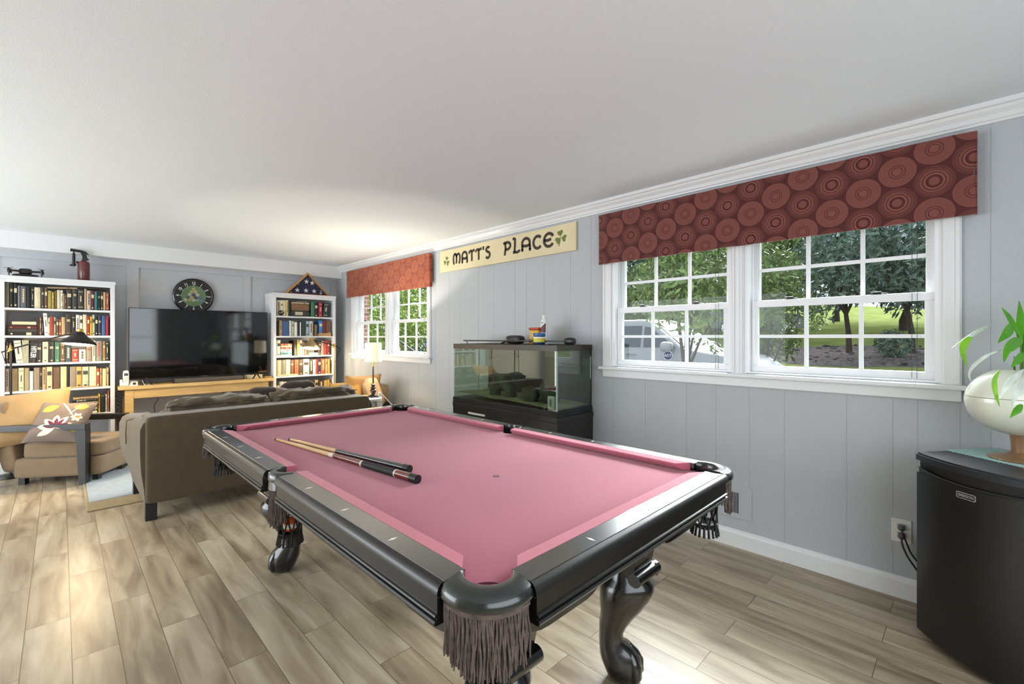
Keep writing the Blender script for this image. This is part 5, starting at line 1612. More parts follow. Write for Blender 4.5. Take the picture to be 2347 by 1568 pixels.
MB().box(-0.045, 0.045, -0.13, 0.13, 0, 0.022, 0.003).build('strip', mat('olive wood', (150, 126, 70), 0.5), bx)
CBL = mat('black cable', (26, 26, 28), 0.5)
def cable(name, pts, r, m, label, cat='cable', n=6, group=None):
    # smooth the path
    P = [Vector(p) for p in pts]; Q = []
    for i in range(len(P) - 1):
        p0, p1, p2, p3 = P[max(0, i - 1)], P[i], P[i + 1], P[min(len(P) - 1, i + 2)]
        for k in range(5):
            t = k / 5
            Q.append(0.5 * ((2 * p1) + (p2 - p0) * t + (2 * p0 - 5 * p1 + 4 * p2 - p3) * t * t + (3 * p1 - p0 - 3 * p2 + p3) * t ** 3))
    Q.append(P[-1])
    o = MB().tube(Q, r, n).build(name, m, smooth=60)
    return tag(o, label, cat, group) if cat else o
cr_ = random.Random(3)
pts = [(-0.29 + 0.05 * sin(i * 2.1) + cr_.uniform(-0.01, 0.01), 6.165, 0.72 - 0.014 * i + 0.04 * cos(i * 2.3)) for i in range(22)]
cable('cable_tangle', pts, 0.0022, CBL, 'tangle of dark cables on the wall left of the console leg')
cable('power_cable', [(0.02, 6.17, 0.80), (0.00, 6.17, 0.70), (0.07, 6.17, 0.60), (0.03, 6.17, 0.50), (0.05, 6.17, 0.35), (0.04, 6.17, 0.12)], 0.003, CBL, 'single dark cable zigzagging down the wall beneath the television')
pts = [(0.40 + 0.028 * i, 6.165, 0.63 + 0.022 * sin(i * 1.9) + 0.012 * cos(i * 4.1)) for i in range(15)]
cable('cable_tangle', pts, 0.004, CBL, 'low heap of black cables on the wall behind the sofa middle')
cable('cable_loop', [(0.88, 6.165, 0.76), (0.88, 6.165, 0.60), (0.93, 6.165, 0.75), (0.93, 6.165, 0.60), (0.99, 6.165, 0.75), (0.99, 6.165, 0.60)], 0.003, CBL, 'black cable folded in an upright zigzag right of the heap')
wb = thing('wicker_basket', 'yellow wicker basket handle showing under the console\'s right end', 'basket', (1.13, 5.98, 0.33))
mb = MB(); mb.lathe([(0.10, 0), (0.13, 0.20), (0.125, 0.20), (0.095, 0.01)], n=20, cap=True); mb.build('body', mat('yellow wicker', (206, 176, 112), 0.8, bump=1, bscale=120), wb, smooth=50)
mb = MB(); mb.tube([(0.12 * cos(a), 0, 0.20 + 0.14 * sin(a)) for a in [pi * i / 12 for i in range(13)]], 0.008, 8); mb.build('handle', mat('yellow wicker', (206, 176, 112), 0.8), wb, smooth=50)
st_ = thing('low_stool', 'low pine stool carrying the wicker basket under the console', 'stool', (1.13, 5.98, 0))
MB().box(-0.14, 0.10, -0.14, 0.14, 0.30, 0.33, 0.003).build('seat', PINE, st_)
for a in (-0.12, 0.06):
    for b in (-0.12, 0.10): MB().box(a, a + 0.03, b, b + 0.03, 0, 0.2999).build('leg', PINE, st_)

# ------------------------------------------------------------------ reading lamps
def reading_lamp(base, joint, shade, r, label, tail, power, ext, tilt):
    t = thing('floor_lamp', label, 'lamp', (base[0], base[1], 0))
    bx_, by_ = base[0], base[1]
    def L(p): return (p[0] - bx_, p[1] - by_, p[2])
    LM = mat('black lamp metal', (30, 26, 22), 0.35, 0.3)
    MB().lathe([(0.11, 0), (0.115, 0.006), (0.11, 0.018), (0.02, 0.022)], n=28).build('base', LM, t, smooth=40)
    MB().tube([(0, 0, 0.015), L(joint)], 0.009, 10).build('pole', ext, t, smooth=40)
    MB().tube([(L(joint)[0] - 0.016, L(joint)[1], joint[2] - 0.03), L(joint), (L(joint)[0] + 0.0, L(joint)[1], joint[2] + 0.03)], [0.012, 0.018, 0.010], 10).build('brass_joint', BRASS, t, smooth=50)
    top = (shade[0], shade[1], shade[2] + 0.125)
    MB().tube([L(tail), L(joint), L(top)], 0.0075, 8).build('arm', LM, t, smooth=50)
    sc = L(shade)
    mb = MB()
    prof = [(r, 0), (r * 0.99, 0.010), (r * 0.90, 0.026), (r * 0.76, 0.044), (r * 0.58, 0.064), (r * 0.40, 0.086), (r * 0.30, 0.102), (r * 0.26, 0.114), (r * 0.18, 0.120)]
    inner = [(a - 0.003, b - 0.002) for a, b in prof[::-1]]
    TM_ = Matrix.Translation(Vector(sc) + Vector((0, 0, 0.06))) @ Matrix.Rotation(rad(-tilt), 4, RGT) @ Matrix.Translation((0, 0, -0.06))
    mb.lathe(prof + inner, n=36, cap=False, M=TM_)
    sh = mb.build('lamp_shade', ext if ext is not LM else LM, t, smooth=60)
    MB().lathe([(0.018, 0.118), (0.024, 0.12), (0.024, 0.145), (0.012, 0.150)], n=14, M=TM_).build('brass_cap', BRASS, sh, smooth=40)
    MB().lathe([(r * 0.86, 0.004), (r * 0.84, 0.010)], n=30, M=TM_).build('light_diffuser', mat('lit diffuser', (255, 240, 205), 0.5, emit=7.0), sh)
    MB().tube([L(tail), (L(tail)[0] * 0.6, L(tail)[1] * 0.6, tail[2] - 0.1), (0.01, 0.01, tail[2] - 0.22)], 0.003, 5).build('cord', LM, t, smooth=60)
    light('POINT', 'reading_lamp_light', (shade[0], shade[1], shade[2] - 0.03), power, (1.0, 0.78, 0.48), radius=0.08)
    light('POINT', 'reading_lamp_light', (shade[0], shade[1], shade[2] + 0.035), power * 0.15, (1.0, 0.74, 0.42), radius=0.03)
LMB = mat('black lamp metal', (30, 26, 22), 0.35, 0.3)
reading_lamp((-1.125, 5.66), (-1.125, 5.66, 1.237), (-0.66, 5.06, 1.282), 0.132, 'black floor reading lamp arching over the left armchair', (-1.19, 5.755, 1.205), 44, LMB, 9)
reading_lamp((2.035, 5.62), (2.035, 5.62, 1.231), (1.704, 5.62, 1.196), 0.120, 'gold floor reading lamp before the right bookcase', (2.14, 5.66, 1.19), 30, mat('pale gold metal', (176, 150, 104), 0.35, 0.7), 12)

# ------------------------------------------------------------------ table lamp and white stool
sl = thing('plastic_stool', 'small white plastic stool at the sofa\'s right end, under the lamp', 'stool', (1.665, 3.88, 0))
mb = MB(); mb.lathe([(0.135, 0.640), (0.148, 0.645), (0.150, 0.668), (0.140, 0.676), (0.02, 0.677)], n=32); mb.build('seat', WP, sl, smooth=40)
for k in range(4):
    a = rad(45 + 90 * k)
    ring = []
    for z, r_, h in ((0.0, 0.165, 0.024), (0.645, 0.112, 0.032)):
        c = Vector((r_ * cos(a), r_ * sin(a)))
        ring.append([(c.x + dx * h, c.y + dy * h, z) for dx, dy in ((-1, -1), (1, -1), (1, 1), (-1, 1))])
    mb = MB(); mb.loft(ring); mb.build('leg', WP, sl)
mb = MB(); mb.tube([(0.12 * cos(rad(45 + 90 * k)), 0.12 * sin(rad(45 + 90 * k)), 0.56) for k in (0, 1, 2, 3, 0)], 0.008, 6); mb.build('brace', WP, sl)
tl = thing('table_lamp', 'lit table lamp with white drum shade on the white stool', 'lamp', (1.71, 3.85, 0.678))
PEW = mat('dark turned pewter', (58, 54, 58), 0.3, 0.3)
MB().box(-0.05, 0.05, -0.05, 0.05, 0, 0.014, 0.003).build('base', PEW, tl)
MB().lathe([(0.035, 0.014), (0.040, 0.022), (0.018, 0.032), (0.022, 0.042), (0.032, 0.062), (0.034, 0.080), (0.018, 0.096), (0.032, 0.102), (0.030, 0.108), (0.014, 0.114), (0.020, 0.130), (0.024, 0.142), (0.012, 0.150), (0.010, 0.156)], n=20).build('turned_stem', PEW, tl, smooth=50)
MB().tube([(0, 0, 0.154), (0, 0, 0.345)], 0.0085, 10).build('pole', mat('dark bronze', (66, 46, 32), 0.35, 0.4), tl, smooth=50)
MB().tube([(0, 0, 0.345), (0, 0, 0.41)], 0.010, 10).build('socket', BRASS, tl, smooth=50)
def shade_mat():
    m = bpy.data.materials.new('lit white shade')
    m.use_nodes = True
    g = NT(m)
    p = g.N['Principled BSDF']
    p.inputs['Base Color'].default_value = (0.82, 0.76, 0.62, 1)
    p.inputs['Roughness'].default_value = 0.9
    p.inputs['Emission Color'].default_value = (1.0, 0.86, 0.55, 1)
    p.inputs['Emission Strength'].default_value = 0.55
    return m
mb = MB(); mb.lathe([(0.094, 0.398), (0.090, 0.609), (0.088, 0.609), (0.092, 0.398)], n=40, cap=False); mb.build('lamp_shade', shade_mat(), tl, smooth=40)
light('POINT', 'table_lamp_light', (1.71, 3.85, 0.678 + 0.50), 10, (1.0, 0.80, 0.52), radius=0.04)
light('SPOT', 'table_lamp_light', (1.71, 3.85, 0.678 + 0.62), 40, (1.0, 0.92, 0.78), rot=(pi, 0, 0), radius=0.06).data.spot_size = rad(120)
light('SPOT', 'table_lamp_light', (1.71, 3.85, 0.678 + 0.39), 9, (1.0, 0.84, 0.6), rot=(0, 0, 0), radius=0.06).data.spot_size = rad(130)
ds = thing('wooden_dish', 'small round yellow wooden dish on the stool beside the lamp', 'dish', (1.612, 3.90, 0.6775))
MB().lathe([(0.035, 0), (0.052, 0.010), (0.055, 0.022), (0.050, 0.022), (0.045, 0.012), (0.01, 0.010)], n=24).build('bowl', mat('yellow wood', (212, 170, 96), 0.45), ds, smooth=40)
cg = thing('usb_charger', 'white charger plug standing on the stool right of the lamp', 'charger', (1.755, 3.79, 0.677))
mb = MB(); mb.soft(-0.015, 0.015, -0.012, 0.012, 0.0, 0.062, e=3, n=5); mb.build('body', WP, cg, smooth=60)
cable('lamp_cord', [(1.757, 3.776, 0.728), (1.80, 3.74, 0.672), (1.86, 3.68, 0.58), (1.93, 3.60, 0.49), (2.05, 3.5, 0.36), (2.2, 3.42, 0.24), (2.28, 3.4, 0.2)], 0.0045, WP, 'white cord running down from the stool towards the wall', 'cord')

# ------------------------------------------------------------------ valances
def valance_mat(name, base, disc, ring):
    m = bpy.data.materials.new(name)
    m.use_nodes = True
    g = NT(m)
    p = g.N['Principled BSDF']
    p.inputs['Roughness'].default_value = 0.85
    setin(p, 'Sheen Weight', 0.25)
    tc = g.new('ShaderNodeTexCoord')
    sp = g.new('ShaderNodeSeparateXYZ')
    g.link(tc.outputs['Object'], sp.inputs[0])
    # staggered grid of circles, every second one a solid disc
    PY, PZ = 0.139, 0.158
    u = g.math('DIVIDE', g.math('ADD', sp.outputs[1], 0.139 * 20), PY)
    col = g.math('FLOOR', u)
    def dist(dr):
        """distance to the circle centre in row+dr"""
        c2 = g.math('ADD', col, dr)
        odd = g.math('MODULO', c2, 2.0)
        vv = g.math('ADD', g.math('DIVIDE', g.math('ADD', sp.outputs[2], 0.158 * 4 - 0.03), PZ), g.math('MULTIPLY', odd, 0.5))
        kk = g.math('FLOOR', vv)
        du = g.math('MULTIPLY', g.math('SUBTRACT', g.math('SUBTRACT', u, c2), 0.5), PY)
        dv = g.math('MULTIPLY', g.math('SUBTRACT', g.math('SUBTRACT', vv, kk), 0.5), PZ)
        d = g.math('SQRT', g.math('ADD', g.math('MULTIPLY', du, du), g.math('MULTIPLY', dv, dv)))
        ty = g.math('MODULO', g.math('ADD', kk, g.math('FLOOR', g.math('MULTIPLY', c2, 0.5))), 2.0)
        return d, ty
    R = 0.077
    def ramp(stops, d):
        cr = g.new('ShaderNodeValToRGB')
        cr.color_ramp.interpolation = 'CONSTANT'
        e = cr.color_ramp.elements
        e[0].position = 0; e[0].color = (stops[0][1],) * 3 + (1,)
        e[1].position = stops[1][0]; e[1].color = (stops[1][1],) * 3 + (1,)
        for ps, vv in stops[2:]:
            x = e.new(ps); x.color = (vv,) * 3 + (1,)
        g.link(d, cr.inputs[0])
        return cr.outputs[0]
    total = 0.0
    for dr in (-1.0, 0.0, 1.0):
        d, ty = dist(dr)
        dn = g.math('DIVIDE', d, R)
        solid = ramp([(0, 0.68), (0.24, 0.12), (0.31, 0.74), (0.38, 0.16), (0.45, 0.60), (0.93, 0.72), (0.97, 0.0)], dn)
        rings = ramp([(0, 0.62), (0.26, 0.0), (0.42, 1.0), (0.50, 0.12), (0.58, 0.60), (0.70, 0.12), (0.76, 0.42), (0.83, 0.10), (0.89, 0.32), (0.94, 0.08), (0.98, 0.24), (1.02, 0.0)], dn)
        f = g.mix(ty, solid, rings)
        s = g.new('ShaderNodeSeparateColor'); g.link(f, s.inputs[0])
        total = g.math('MAXIMUM', total, s.outputs[0])
    c = g.mix(total, lin(base), lin(disc))
    g.link(c, p.inputs['Base Color'])
    n = g.new('ShaderNodeTexNoise'); n.inputs['Scale'].default_value = 700
    g.link(tc.outputs['Object'], n.inputs['Vector'])
    b = g.new('ShaderNodeBump'); b.inputs['Strength'].default_value = 0.3; b.inputs['Distance'].default_value = 0.002
    g.link(n.outputs[0], b.inputs['Height']); g.link(b.outputs[0], p.inputs['Normal'])
    return m
def valance(y0, y1, z0, z1, label, m, seed):
    t = thing('valance', label, 'valance', (WX, (y0 + y1) / 2, z0), group='circle patterned valances over the windows')
    h = (y1 - y0) / 2
    X = -0.064
    mb = MB()
    def fn(u, v, off=0.0):
        y = -h + 2 * h * u
        z = (z1 - z0) * v
        wv = 0.0025 * noise.noise(Vector((y * 5, v * 2, seed)))
        zz = z + (0.006 * noise.noise(Vector((y * 7, seed, 0))) if v == 0 else (0.004 * noise.noise(Vector((y * 9, seed, 5))) if v == 1 else 0))
        pin = 0.012 * (abs(2 * u - 1) ** 40) * (0.5 - abs(v - 0.5)) * 2
        return (X + wv + off, y * (1 - pin / h), zz)
    mb.grid(lambda u, v: fn(u, v), 80, 8)
    mb.grid(lambda u, v: fn(u, v, 0.012), 80, 8)
    for v in (0, 1):
        n = 80
        vs = [fn(i / n, v) for i in range(n + 1)] + [fn(i / n, v, 0.012) for i in range(n + 1)]
        mb.add(vs, [(i, i + 1, n + 2 + i, n + 1 + i) for i in range(n)])
    mb.build('front', m, t, smooth=60)
    mb = MB()
    for s in (-1, 1):
        mb.box(X + 0.004, -0.026, s * h, s * (h - 0.010), 0.002, z1 - z0 - 0.004)
    mb.box(X + 0.013, -0.026, -h + 0.011, h - 0.011, z1 - z0 - 0.016, z1 - z0 - 0.006)
    mb.build('return', m, t)
    return t
VM1 = valance_mat('dark red circle print', (74, 20, 17), (136, 78, 68), 0)
VM2 = valance_mat('rust circle print', (128, 46, 22), (168, 92, 54), 0)
valance(-0.903, 1.200, 1.928, 2.318, 'dark red valance patterned with circles over the near window pair', VM1, 1)
valance(3.530, 5.690, 1.938, 2.330, 'rust orange valance patterned with circles over the far window pair', VM2, 4)

# ------------------------------------------------------------------ the sign
sg = thing('wall_sign', "long cream wall sign lettered MATT'S PLACE between two green shamrocks", 'sign', (WX, 2.425, 2.205))
MB().box(-0.022, -0.001, -0.968, 0.962, -0.120, 0.122, 0.002).build('board', mat('cream sign board', (222, 208, 168), 0.5, vary=0.04, vscale=4), sg)
INK = mat('dark brown sign paint', (44, 30, 18), 0.5)
MS = Matrix.Translation((-0.0222, 0, 0)) @ Matrix(((0, 0, -1, 0), (-1, 0, 0, 0), (0, 1, 0, 0), (0, 0, 0, 1)))
HL_ = 0.125
def glyph(ch):
    """uncial capitals in a box 1 high; strokes as point lists"""
    if ch == 'M': return 1.18, [arc(0.30, 0.62, 0.24, 0.30, 180, 60, 10) + [], [(0.06, 0.62), (0.05, 0.35), (0.10, 0.12), (0.22, 0.06)], arc(0.34, 0.60, 0.20, 0.30, 110, 0, 8) + [(0.54, 0.30), (0.50, 0.08)], [(0.52, 0.62)] + arc(0.80, 0.62, 0.26, 0.28, 170, 0, 12) + [(1.06, 0.40), (1.0, 0.12), (0.88, 0.08)]]
    if ch == 'A': return 0.95, [[(0.12, 0.06), (0.10, 0.5)] + arc(0.46, 0.58, 0.36, 0.36, 180, 0, 16) + [(0.84, 0.3), (0.86, 0.06)], [(0.12, 0.42), (0.5, 0.36), (0.84, 0.42)], [(0.02, 0.07), (0.20, 0.10)], [(0.74, 0.07), (0.94, 0.07)]]
    if ch == 'T': return 0.85, [[(0.03, 0.70), (0.10, 0.86), (0.28, 0.92), (0.52, 0.88), (0.70, 0.90), (0.86, 0.96)], [(0.46, 0.88), (0.45, 0.5), (0.47, 0.2), (0.42, 0.04)]]
    if ch == "'": return 0.22, [[(0.12, 1.08), (0.10, 0.78)]]
    if ch == 'S': return 0.72, [arc(0.40, 0.72, 0.25, 0.21, 40, 200, 12) + arc(0.36, 0.30, 0.27, 0.24, 75, -150, 14)]
    if ch == 'P': return 0.82, [[(0.22, 0.92), (0.24, 0.5), (0.16, -0.06)], [(0.02, 0.84), (0.14, 0.92), (0.30, 0.93)] + arc(0.42, 0.66, 0.32, 0.27, 80, -80, 14) + [(0.40, 0.38), (0.24, 0.40)]]
    if ch == 'L': return 0.72, [[(0.02, 1.06), (0.16, 1.12), (0.26, 1.08), (0.24, 0.5), (0.20, 0.06)], [(0.06, 0.04), (0.30, 0.06), (0.50, 0.02), (0.66, 0.10), (0.70, 0.20)]]
    if ch == 'C': return 0.82, [arc(0.46, 0.48, 0.38, 0.44, 42, 318, 20)]
    if ch == 'E': return 0.90, [arc(0.50, 0.48, 0.42, 0.46, 30, 325, 22), [(0.10, 0.50), (0.40, 0.46), (0.70, 0.52)]]
    return 0.4, []
def line(txt, x, z, wd, h, lw=0.205):
    mb = MB()
    for ch in txt:
        a, st = glyph(ch)
        for s in st:
            if len(s) < 2: continue
            pts = [(x + p[0] * wd, z + p[1] * h) for p in s]
            stroke(mb, pts, lw * h * 1.05, 0.0012, MS)
        x += (a + 0.14) * wd
    return mb
# sign x runs towards the near end of the wall
line("MATT'S", -0.715, -0.056, 0.112, HL_).build('lettering', INK, sg)
line("PLACE", 0.085, -0.050, 0.134, HL_).build('lettering', INK, sg)
def shamrock(cx, cz, r, flip):
    mb = MB()
    for a in (90, 90 + 115, 90 - 115):
        a += 8 * flip
        c = (cx + r * 0.62 * cos(rad(a)), cz + r * 0.62 * sin(rad(a)))
        pts = []
        for i in range(28):
            t = 2 * pi * i / 28
            hx = 0.50 * r * (16 * sin(t) ** 3) / 16
            hy = 0.48 * r * (13 * cos(t) - 5 * cos(2 * t) - 2 * cos(3 * t) - cos(4 * t)) / 15
            b = rad(a - 90)
            pts.append((c[0] + hx * cos(b) - hy * sin(b), c[1] + hx * sin(b) + hy * cos(b)))
        mb.prism(pts, 0, 0.0012, 'z', M=MS)
    stroke(mb, [(cx, cz), (cx - 0.12 * r * flip, cz - 0.6 * r), (cx - 0.35 * r * flip, cz - 1.15 * r)], [0.10 * r, 0.12 * r, 0.18 * r], 0.0010, MS)
    return mb
shamrock(-0.835, -0.002, 0.052, -1).build('shamrock', mat('green sign paint', (104, 118, 52), 0.5), sg)
shamrock(0.805, 0.012, 0.062, 1).build('shamrock', mat('green sign paint', (104, 118, 52), 0.5), sg)

# ------------------------------------------------------------------ aquarium on its stand
aq = thing('aquarium', 'empty black rimmed glass aquarium on a black stand between the windows', 'aquarium', (2.075, 1.93, 0.745))
AX0, AX1, AY0, AY1 = -0.225, 0.225, -0.632, 0.632
RIM = mat('dark brown aquarium rim', (40, 34, 24), 0.35)
TG = glass_mat('aquarium glass', (0.80, 0.86, 0.80), 1.6, 0.05)
mb = MB()
mb.box(AX0, AX1, AY0, AY0 + 0.02, 0.50, 0.545); mb.box(AX0, AX1, AY1 - 0.02, AY1, 0.50, 0.545)
mb.box(AX0, AX0 + 0.02, AY0 + 0.02, AY1 - 0.02, 0.50, 0.545); mb.box(AX1 - 0.02, AX1, AY0 + 0.02, AY1 - 0.02, 0.50, 0.545)
for y in (-0.22, 0.18): mb.box(AX0 + 0.02, AX1 - 0.02, y, y + 0.035, 0.530, 0.545)
mb.build('top_rim', RIM, aq)
mb = MB()
mb.box(AX0 - 0.003, AX1 + 0.003, AY0 - 0.003, AY1 + 0.003, 0.0, 0.045, 0.002); mb.build('bottom_rim', mat('black aquarium rim', (18, 18, 17), 0.3), aq)
for nm, b in (('front_glass', (AX0 + 0.004, AX0 + 0.012, AY0 + 0.004, AY1 - 0.004)), ('near_glass', (AX0 + 0.0125, AX1 - 0.012, AY0 + 0.004, AY0 + 0.012)), ('far_glass', (AX0 + 0.0125, AX1 - 0.012, AY1 - 0.012, AY1 - 0.004))):
    MB().box(b[0], b[1], b[2], b[3], 0.045, 0.50).build(nm, TG, aq)
mb = MB(); mb.tube([(AX0 + 0.006, AY0 + 0.006, 0.045), (AX0 + 0.006, AY0 + 0.006, 0.50)], 0.007, 8); mb.build('silicone_seam', mat('pale silicone', (150, 162, 156), 0.4), aq)
MB().box(AX1 - 0.010, AX1 - 0.002, AY0 + 0.004, AY1 - 0.004, 0.045, 0.50).build('black_backing', mat('black backing', (10, 11, 11), 0.5), aq)
mb = MB()
SN = mat('pale aquarium sand', (176, 176, 136), 0.9, vary=0.15, vscale=20, bump=0.6, bscale=200)
def sand(u, v):
    x, y = AX0 + 0.014 + (AX1 - AX0 - 0.028) * u, AY0 + 0.014 + (AY1 - AY0 - 0.028) * v
    return (x, y, 0.062 + 0.028 * v + 0.014 * noise.noise(Vector((x * 6, y * 6, 1))))
mb.grid(sand, 14, 34)
o = mb.build('sand', SN, aq, smooth=60)
ROCK = mat('mottled grey rock', (74, 72, 60), 0.75, vary=0.55, vscale=22, bump=1.2, bscale=60)
def rock(name, loc, sc, label, seed, hole=False):
    t = thing(name, label, 'rock', loc)
    mb = MB()
    if hole:
        mb.tube([(0, -0.10, 0.0), (0, -0.09, 0.09), (0, -0.03, 0.15), (0, 0.05, 0.15), (0, 0.10, 0.08), (0, 0.11, 0.0)], [0.050, 0.056, 0.060, 0.060, 0.058, 0.052], 12)
        mb.ball((0, 0.0, 0.17), 0.045, n=8)
    else:
        mb.ball((0, 0, sc[2] * 0.75), 1, sc, n=14)
    mb.v = [tuple(Vector(p) + Vector(p).normalized() * 0.030 * noise.noise(Vector((p[0] * 14 + seed, p[1] * 14, p[2] * 14))) * (1 if p[2] > 0.02 else 0.2)) if Vector(p).length > 0 else p for p in mb.v]
    mb.build('stone', ROCK, t, smooth=45)
    return t
rock('aquarium_rock', (2.04, 2.08, 0.806), None, 'arched grey rock in the middle of the aquarium', 3, True)
rock('aquarium_rock', (2.03, 1.73, 0.806), (0.07, 0.085, 0.075), 'rounded mottled rock right of the arched one in the aquarium', 7)
rock('aquarium_rock', (2.06, 1.54, 0.806), (0.08, 0.10, 0.115), 'largest mottled rock near the right end of the aquarium', 9)
ft = thing('aquarium_thermometer', 'white clip thermometer inside the aquarium\'s front right corner', 'thermometer', (1.868, 1.375, 0.845))
MB().box(0, 0.02, -0.035, 0.035, -0.042, 0.055, 0.006).build('case', WP, ft, smooth=30)
MB().box(-0.0015, 0.0, -0.018, 0.018, -0.030, 0.040, 0.0005).build('plate', mat('pale grey plate', (190, 190, 188), 0.4), ft)
MB().box(-0.0025, -0.0015, -0.003, 0.003, -0.018, 0.026).build('scale', BLACKP, ft)
mb = MB(); mb.tube([(2.04, 2.42, 0.84), (2.04, 2.42, 1.20)], 0.005, 8)
tag(mb.build('air_tube', mat('clear tubing', (170, 172, 150), 0.3), smooth=50), 'thin upright air tube in the left half of the aquarium', 'tube')
fb = thing('filter_box', 'grey filter box hanging inside the aquarium\'s upper right end', 'filter', (2.14, 1.46, 1.19))
MB().box(-0.08, 0.08, -0.14, 0.14, 0, 0.09, 0.006).build('body', mat('grey filter plastic', (86, 84, 80), 0.4), fb)
hd = thing('aquarium_light', 'thin black light bar resting lengthwise on the aquarium', 'light bar', (2.03, 1.93, 1.2905))
MB().box(-0.025, 0.025, -0.64, 0.68, 0.022, 0.034, 0.002).build('bar', BLACKP, hd)
for y in (-0.63, 0.655): MB().tube([(0, y, 0.024), (0, y - 0.012, 0.0)], 0.004, 6).build('foot', BLACKP, hd)
mb = MB(); mb.soft(-0.03, 0.03, -0.668, -0.56, 0.0, 0.058, e=2.6, n=6); mb.build('end_housing', BLACKP, hd, smooth=60)
pm = thing('filter_motor', 'black rounded filter motor on the aquarium lid, left of the bottles', 'filter', (2.13, 2.02, 1.2905))
mb = MB(); mb.soft(-0.05, 0.05, -0.10, 0.09, 0.0, 0.078, e=3.4, n=8); mb.build('body', BLACKP, pm, smooth=60)
MB().box(-0.0515, -0.0475, 0.045, 0.078, 0.022, 0.045).build('paper_label', mat('pale grey label', (150, 146, 138), 0.6), pm)
mb = MB(); mb.tube([(0, 0.085, 0.022), (0.0, 0.13, 0.020), (0, 0.17, 0.004)], 0.010, 8); mb.build('spout', BLACKP, pm, smooth=60)
# supplies on the tank
ct = thing('fish_food_tub', 'yellow and grey tub with red lid on the aquarium', 'container', (2.10, 1.722, 1.2905))
mb = MB(); mb.box(-0.045, 0.045, -0.052, 0.052, 0, 0.122, 0.012); mb.build('tub', mat('yellow tub', (214, 168, 60), 0.4), ct, smooth=30)
MB().box(-0.0465, -0.0448, -0.046, 0.012, 0.006, 0.080).build('grey_print', mat('grey print', (104, 98, 90), 0.5), ct)
MB().box(-0.0475, -0.0466, -0.030, 0.010, 0.062, 0.084).build('white_print', WP, ct)
MB().box(-0.050, 0.050, -0.057, 0.057, 0.122, 0.142, 0.006).build('lid', mat('red lid', (176, 58, 34), 0.4), ct, smooth=30)
mb = MB(); mb.ball((-0.050, 0.038, 0.028), 0.018, (0.15, 1.2, 0.9), n=8); mb.build('red_print', mat('red brown print', (140, 68, 52), 0.5), ct)
bt = thing('water_conditioner_bottle', 'tall white bottle with dark red label on the aquarium', 'bottle', (2.075, 1.622, 1.2905))
MB().lathe([(0.030, 0), (0.032, 0.006), (0.032, 0.185), (0.028, 0.20), (0.016, 0.212), (0.014, 0.216)], n=28, sx=0.8).build('body', WP, bt, smooth=40)
MB().lathe([(0.016, 0.214), (0.016, 0.243), (0.010, 0.247)], n=20).build('cap', WP, bt, smooth=40)
mb = MB()
mb.grid(lambda u, v: (0.8 * -0.0328 * cos(rad(-62 + 124 * u)), 0.0328 * sin(rad(-62 + 124 * u)) * -1, 0.10 + (0.025 + 0.055 * u) * v), 14, 4)
mb.build('red_label', mat('dark red label', (98, 44, 48), 0.5), bt, smooth=60)
mb = MB(); mb.box(-0.0285, -0.026, -0.012, 0.010, 0.178, 0.183); mb.build('print', BLACKP, bt)
jr = thing('aquarium_salt_jar', 'small round jar with blue lid and yellow label on the aquarium', 'jar', (1.99, 1.600, 1.2905))
MB().lathe([(0.046, 0), (0.048, 0.005), (0.048, 0.066), (0.046, 0.070)], n=30).build('body', mat('navy jar', (30, 52, 92), 0.3), jr, smooth=40)
MB().lathe([(0.0487, 0.020), (0.0487, 0.052)], n=30, cap=False).build('yellow_label', mat('yellow jar label', (206, 196, 70), 0.5), jr, smooth=40)
MB().lathe([(0.0488, 0.052), (0.0488, 0.064)], n=30, cap=False).build('white_label', WP, jr, smooth=40)
MB().lathe([(0.050, 0.070), (0.051, 0.074), (0.050, 0.092), (0.046, 0.095)], n=30).build('lid', mat('blue lid', (38, 96, 150), 0.4), jr, smooth=40)
std = thing('aquarium_stand', 'black wooden cabinet stand under the aquarium', 'cabinet', (2.078, 1.93, 0))
STM = mat('black brown stand', (22, 18, 14), 0.3, coat=0.3, vary=0.3, vscale=4)
mb = MB(); mb.box(-0.232, 0.232, -0.640, 0.640, 0.700, 0.7445, 0.004); mb.box(-0.228, 0.228, -0.636, 0.636, 0.60, 0.6999); mb.build('top_frame', STM, std)
mb = MB()
for y0 in (-0.636, 0.606): mb.box(-0.20, 0.20, y0, y0 + 0.03, 0.06, 0.5999)
mb.box(0.2, 0.226, -0.636, 0.636, 0.0, 0.5999)
mb.box(-0.228, 0.2, -0.636, 0.636, 0.0, 0.06)
for y0 in (-0.636, -0.02, 0.586): mb.box(-0.228, -0.2, y0, y0 + 0.05, 0.06, 0.5999)
mb.build('carcass', STM, std)
mb = MB()
for a, b in ((-0.636, -0.60), (-0.63, -0.60)): mb.box(-0.15, 0.15, -0.644, -0.6362, 0.10, 0.115); break
mb.tube([(-0.14, -0.640, 0.10), (-0.14, -0.640, 0.55), (0.14, -0.640, 0.55), (0.14, -0.640, 0.10)], 0.008, 6)
mb.build('side_moulding', STM, std)
for y0, hy in ((-0.584, 0.08), (0.032, 0.10)):
    d = MB().box(-0.24, -0.2285, y0, y0 + 0.55, 0.08, 0.59, 0.003).build('cabinet_door', STM, std)
    MB().tube([(-0.2402, y0 + 0.275 - 0.06, 0.50), (-0.262, y0 + 0.275 - 0.055, 0.50), (-0.262, y0 + 0.275 + 0.055, 0.50), (-0.2402, y0 + 0.275 + 0.06, 0.50)], 0.005, 8).build('handle', CHROME, d, smooth=50)
MB().box(-0.2302, -0.2282, 0.18, 0.41, 0.655, 0.672).build('silver_strip', mat('silver strip', (190, 186, 180), 0.3), std)

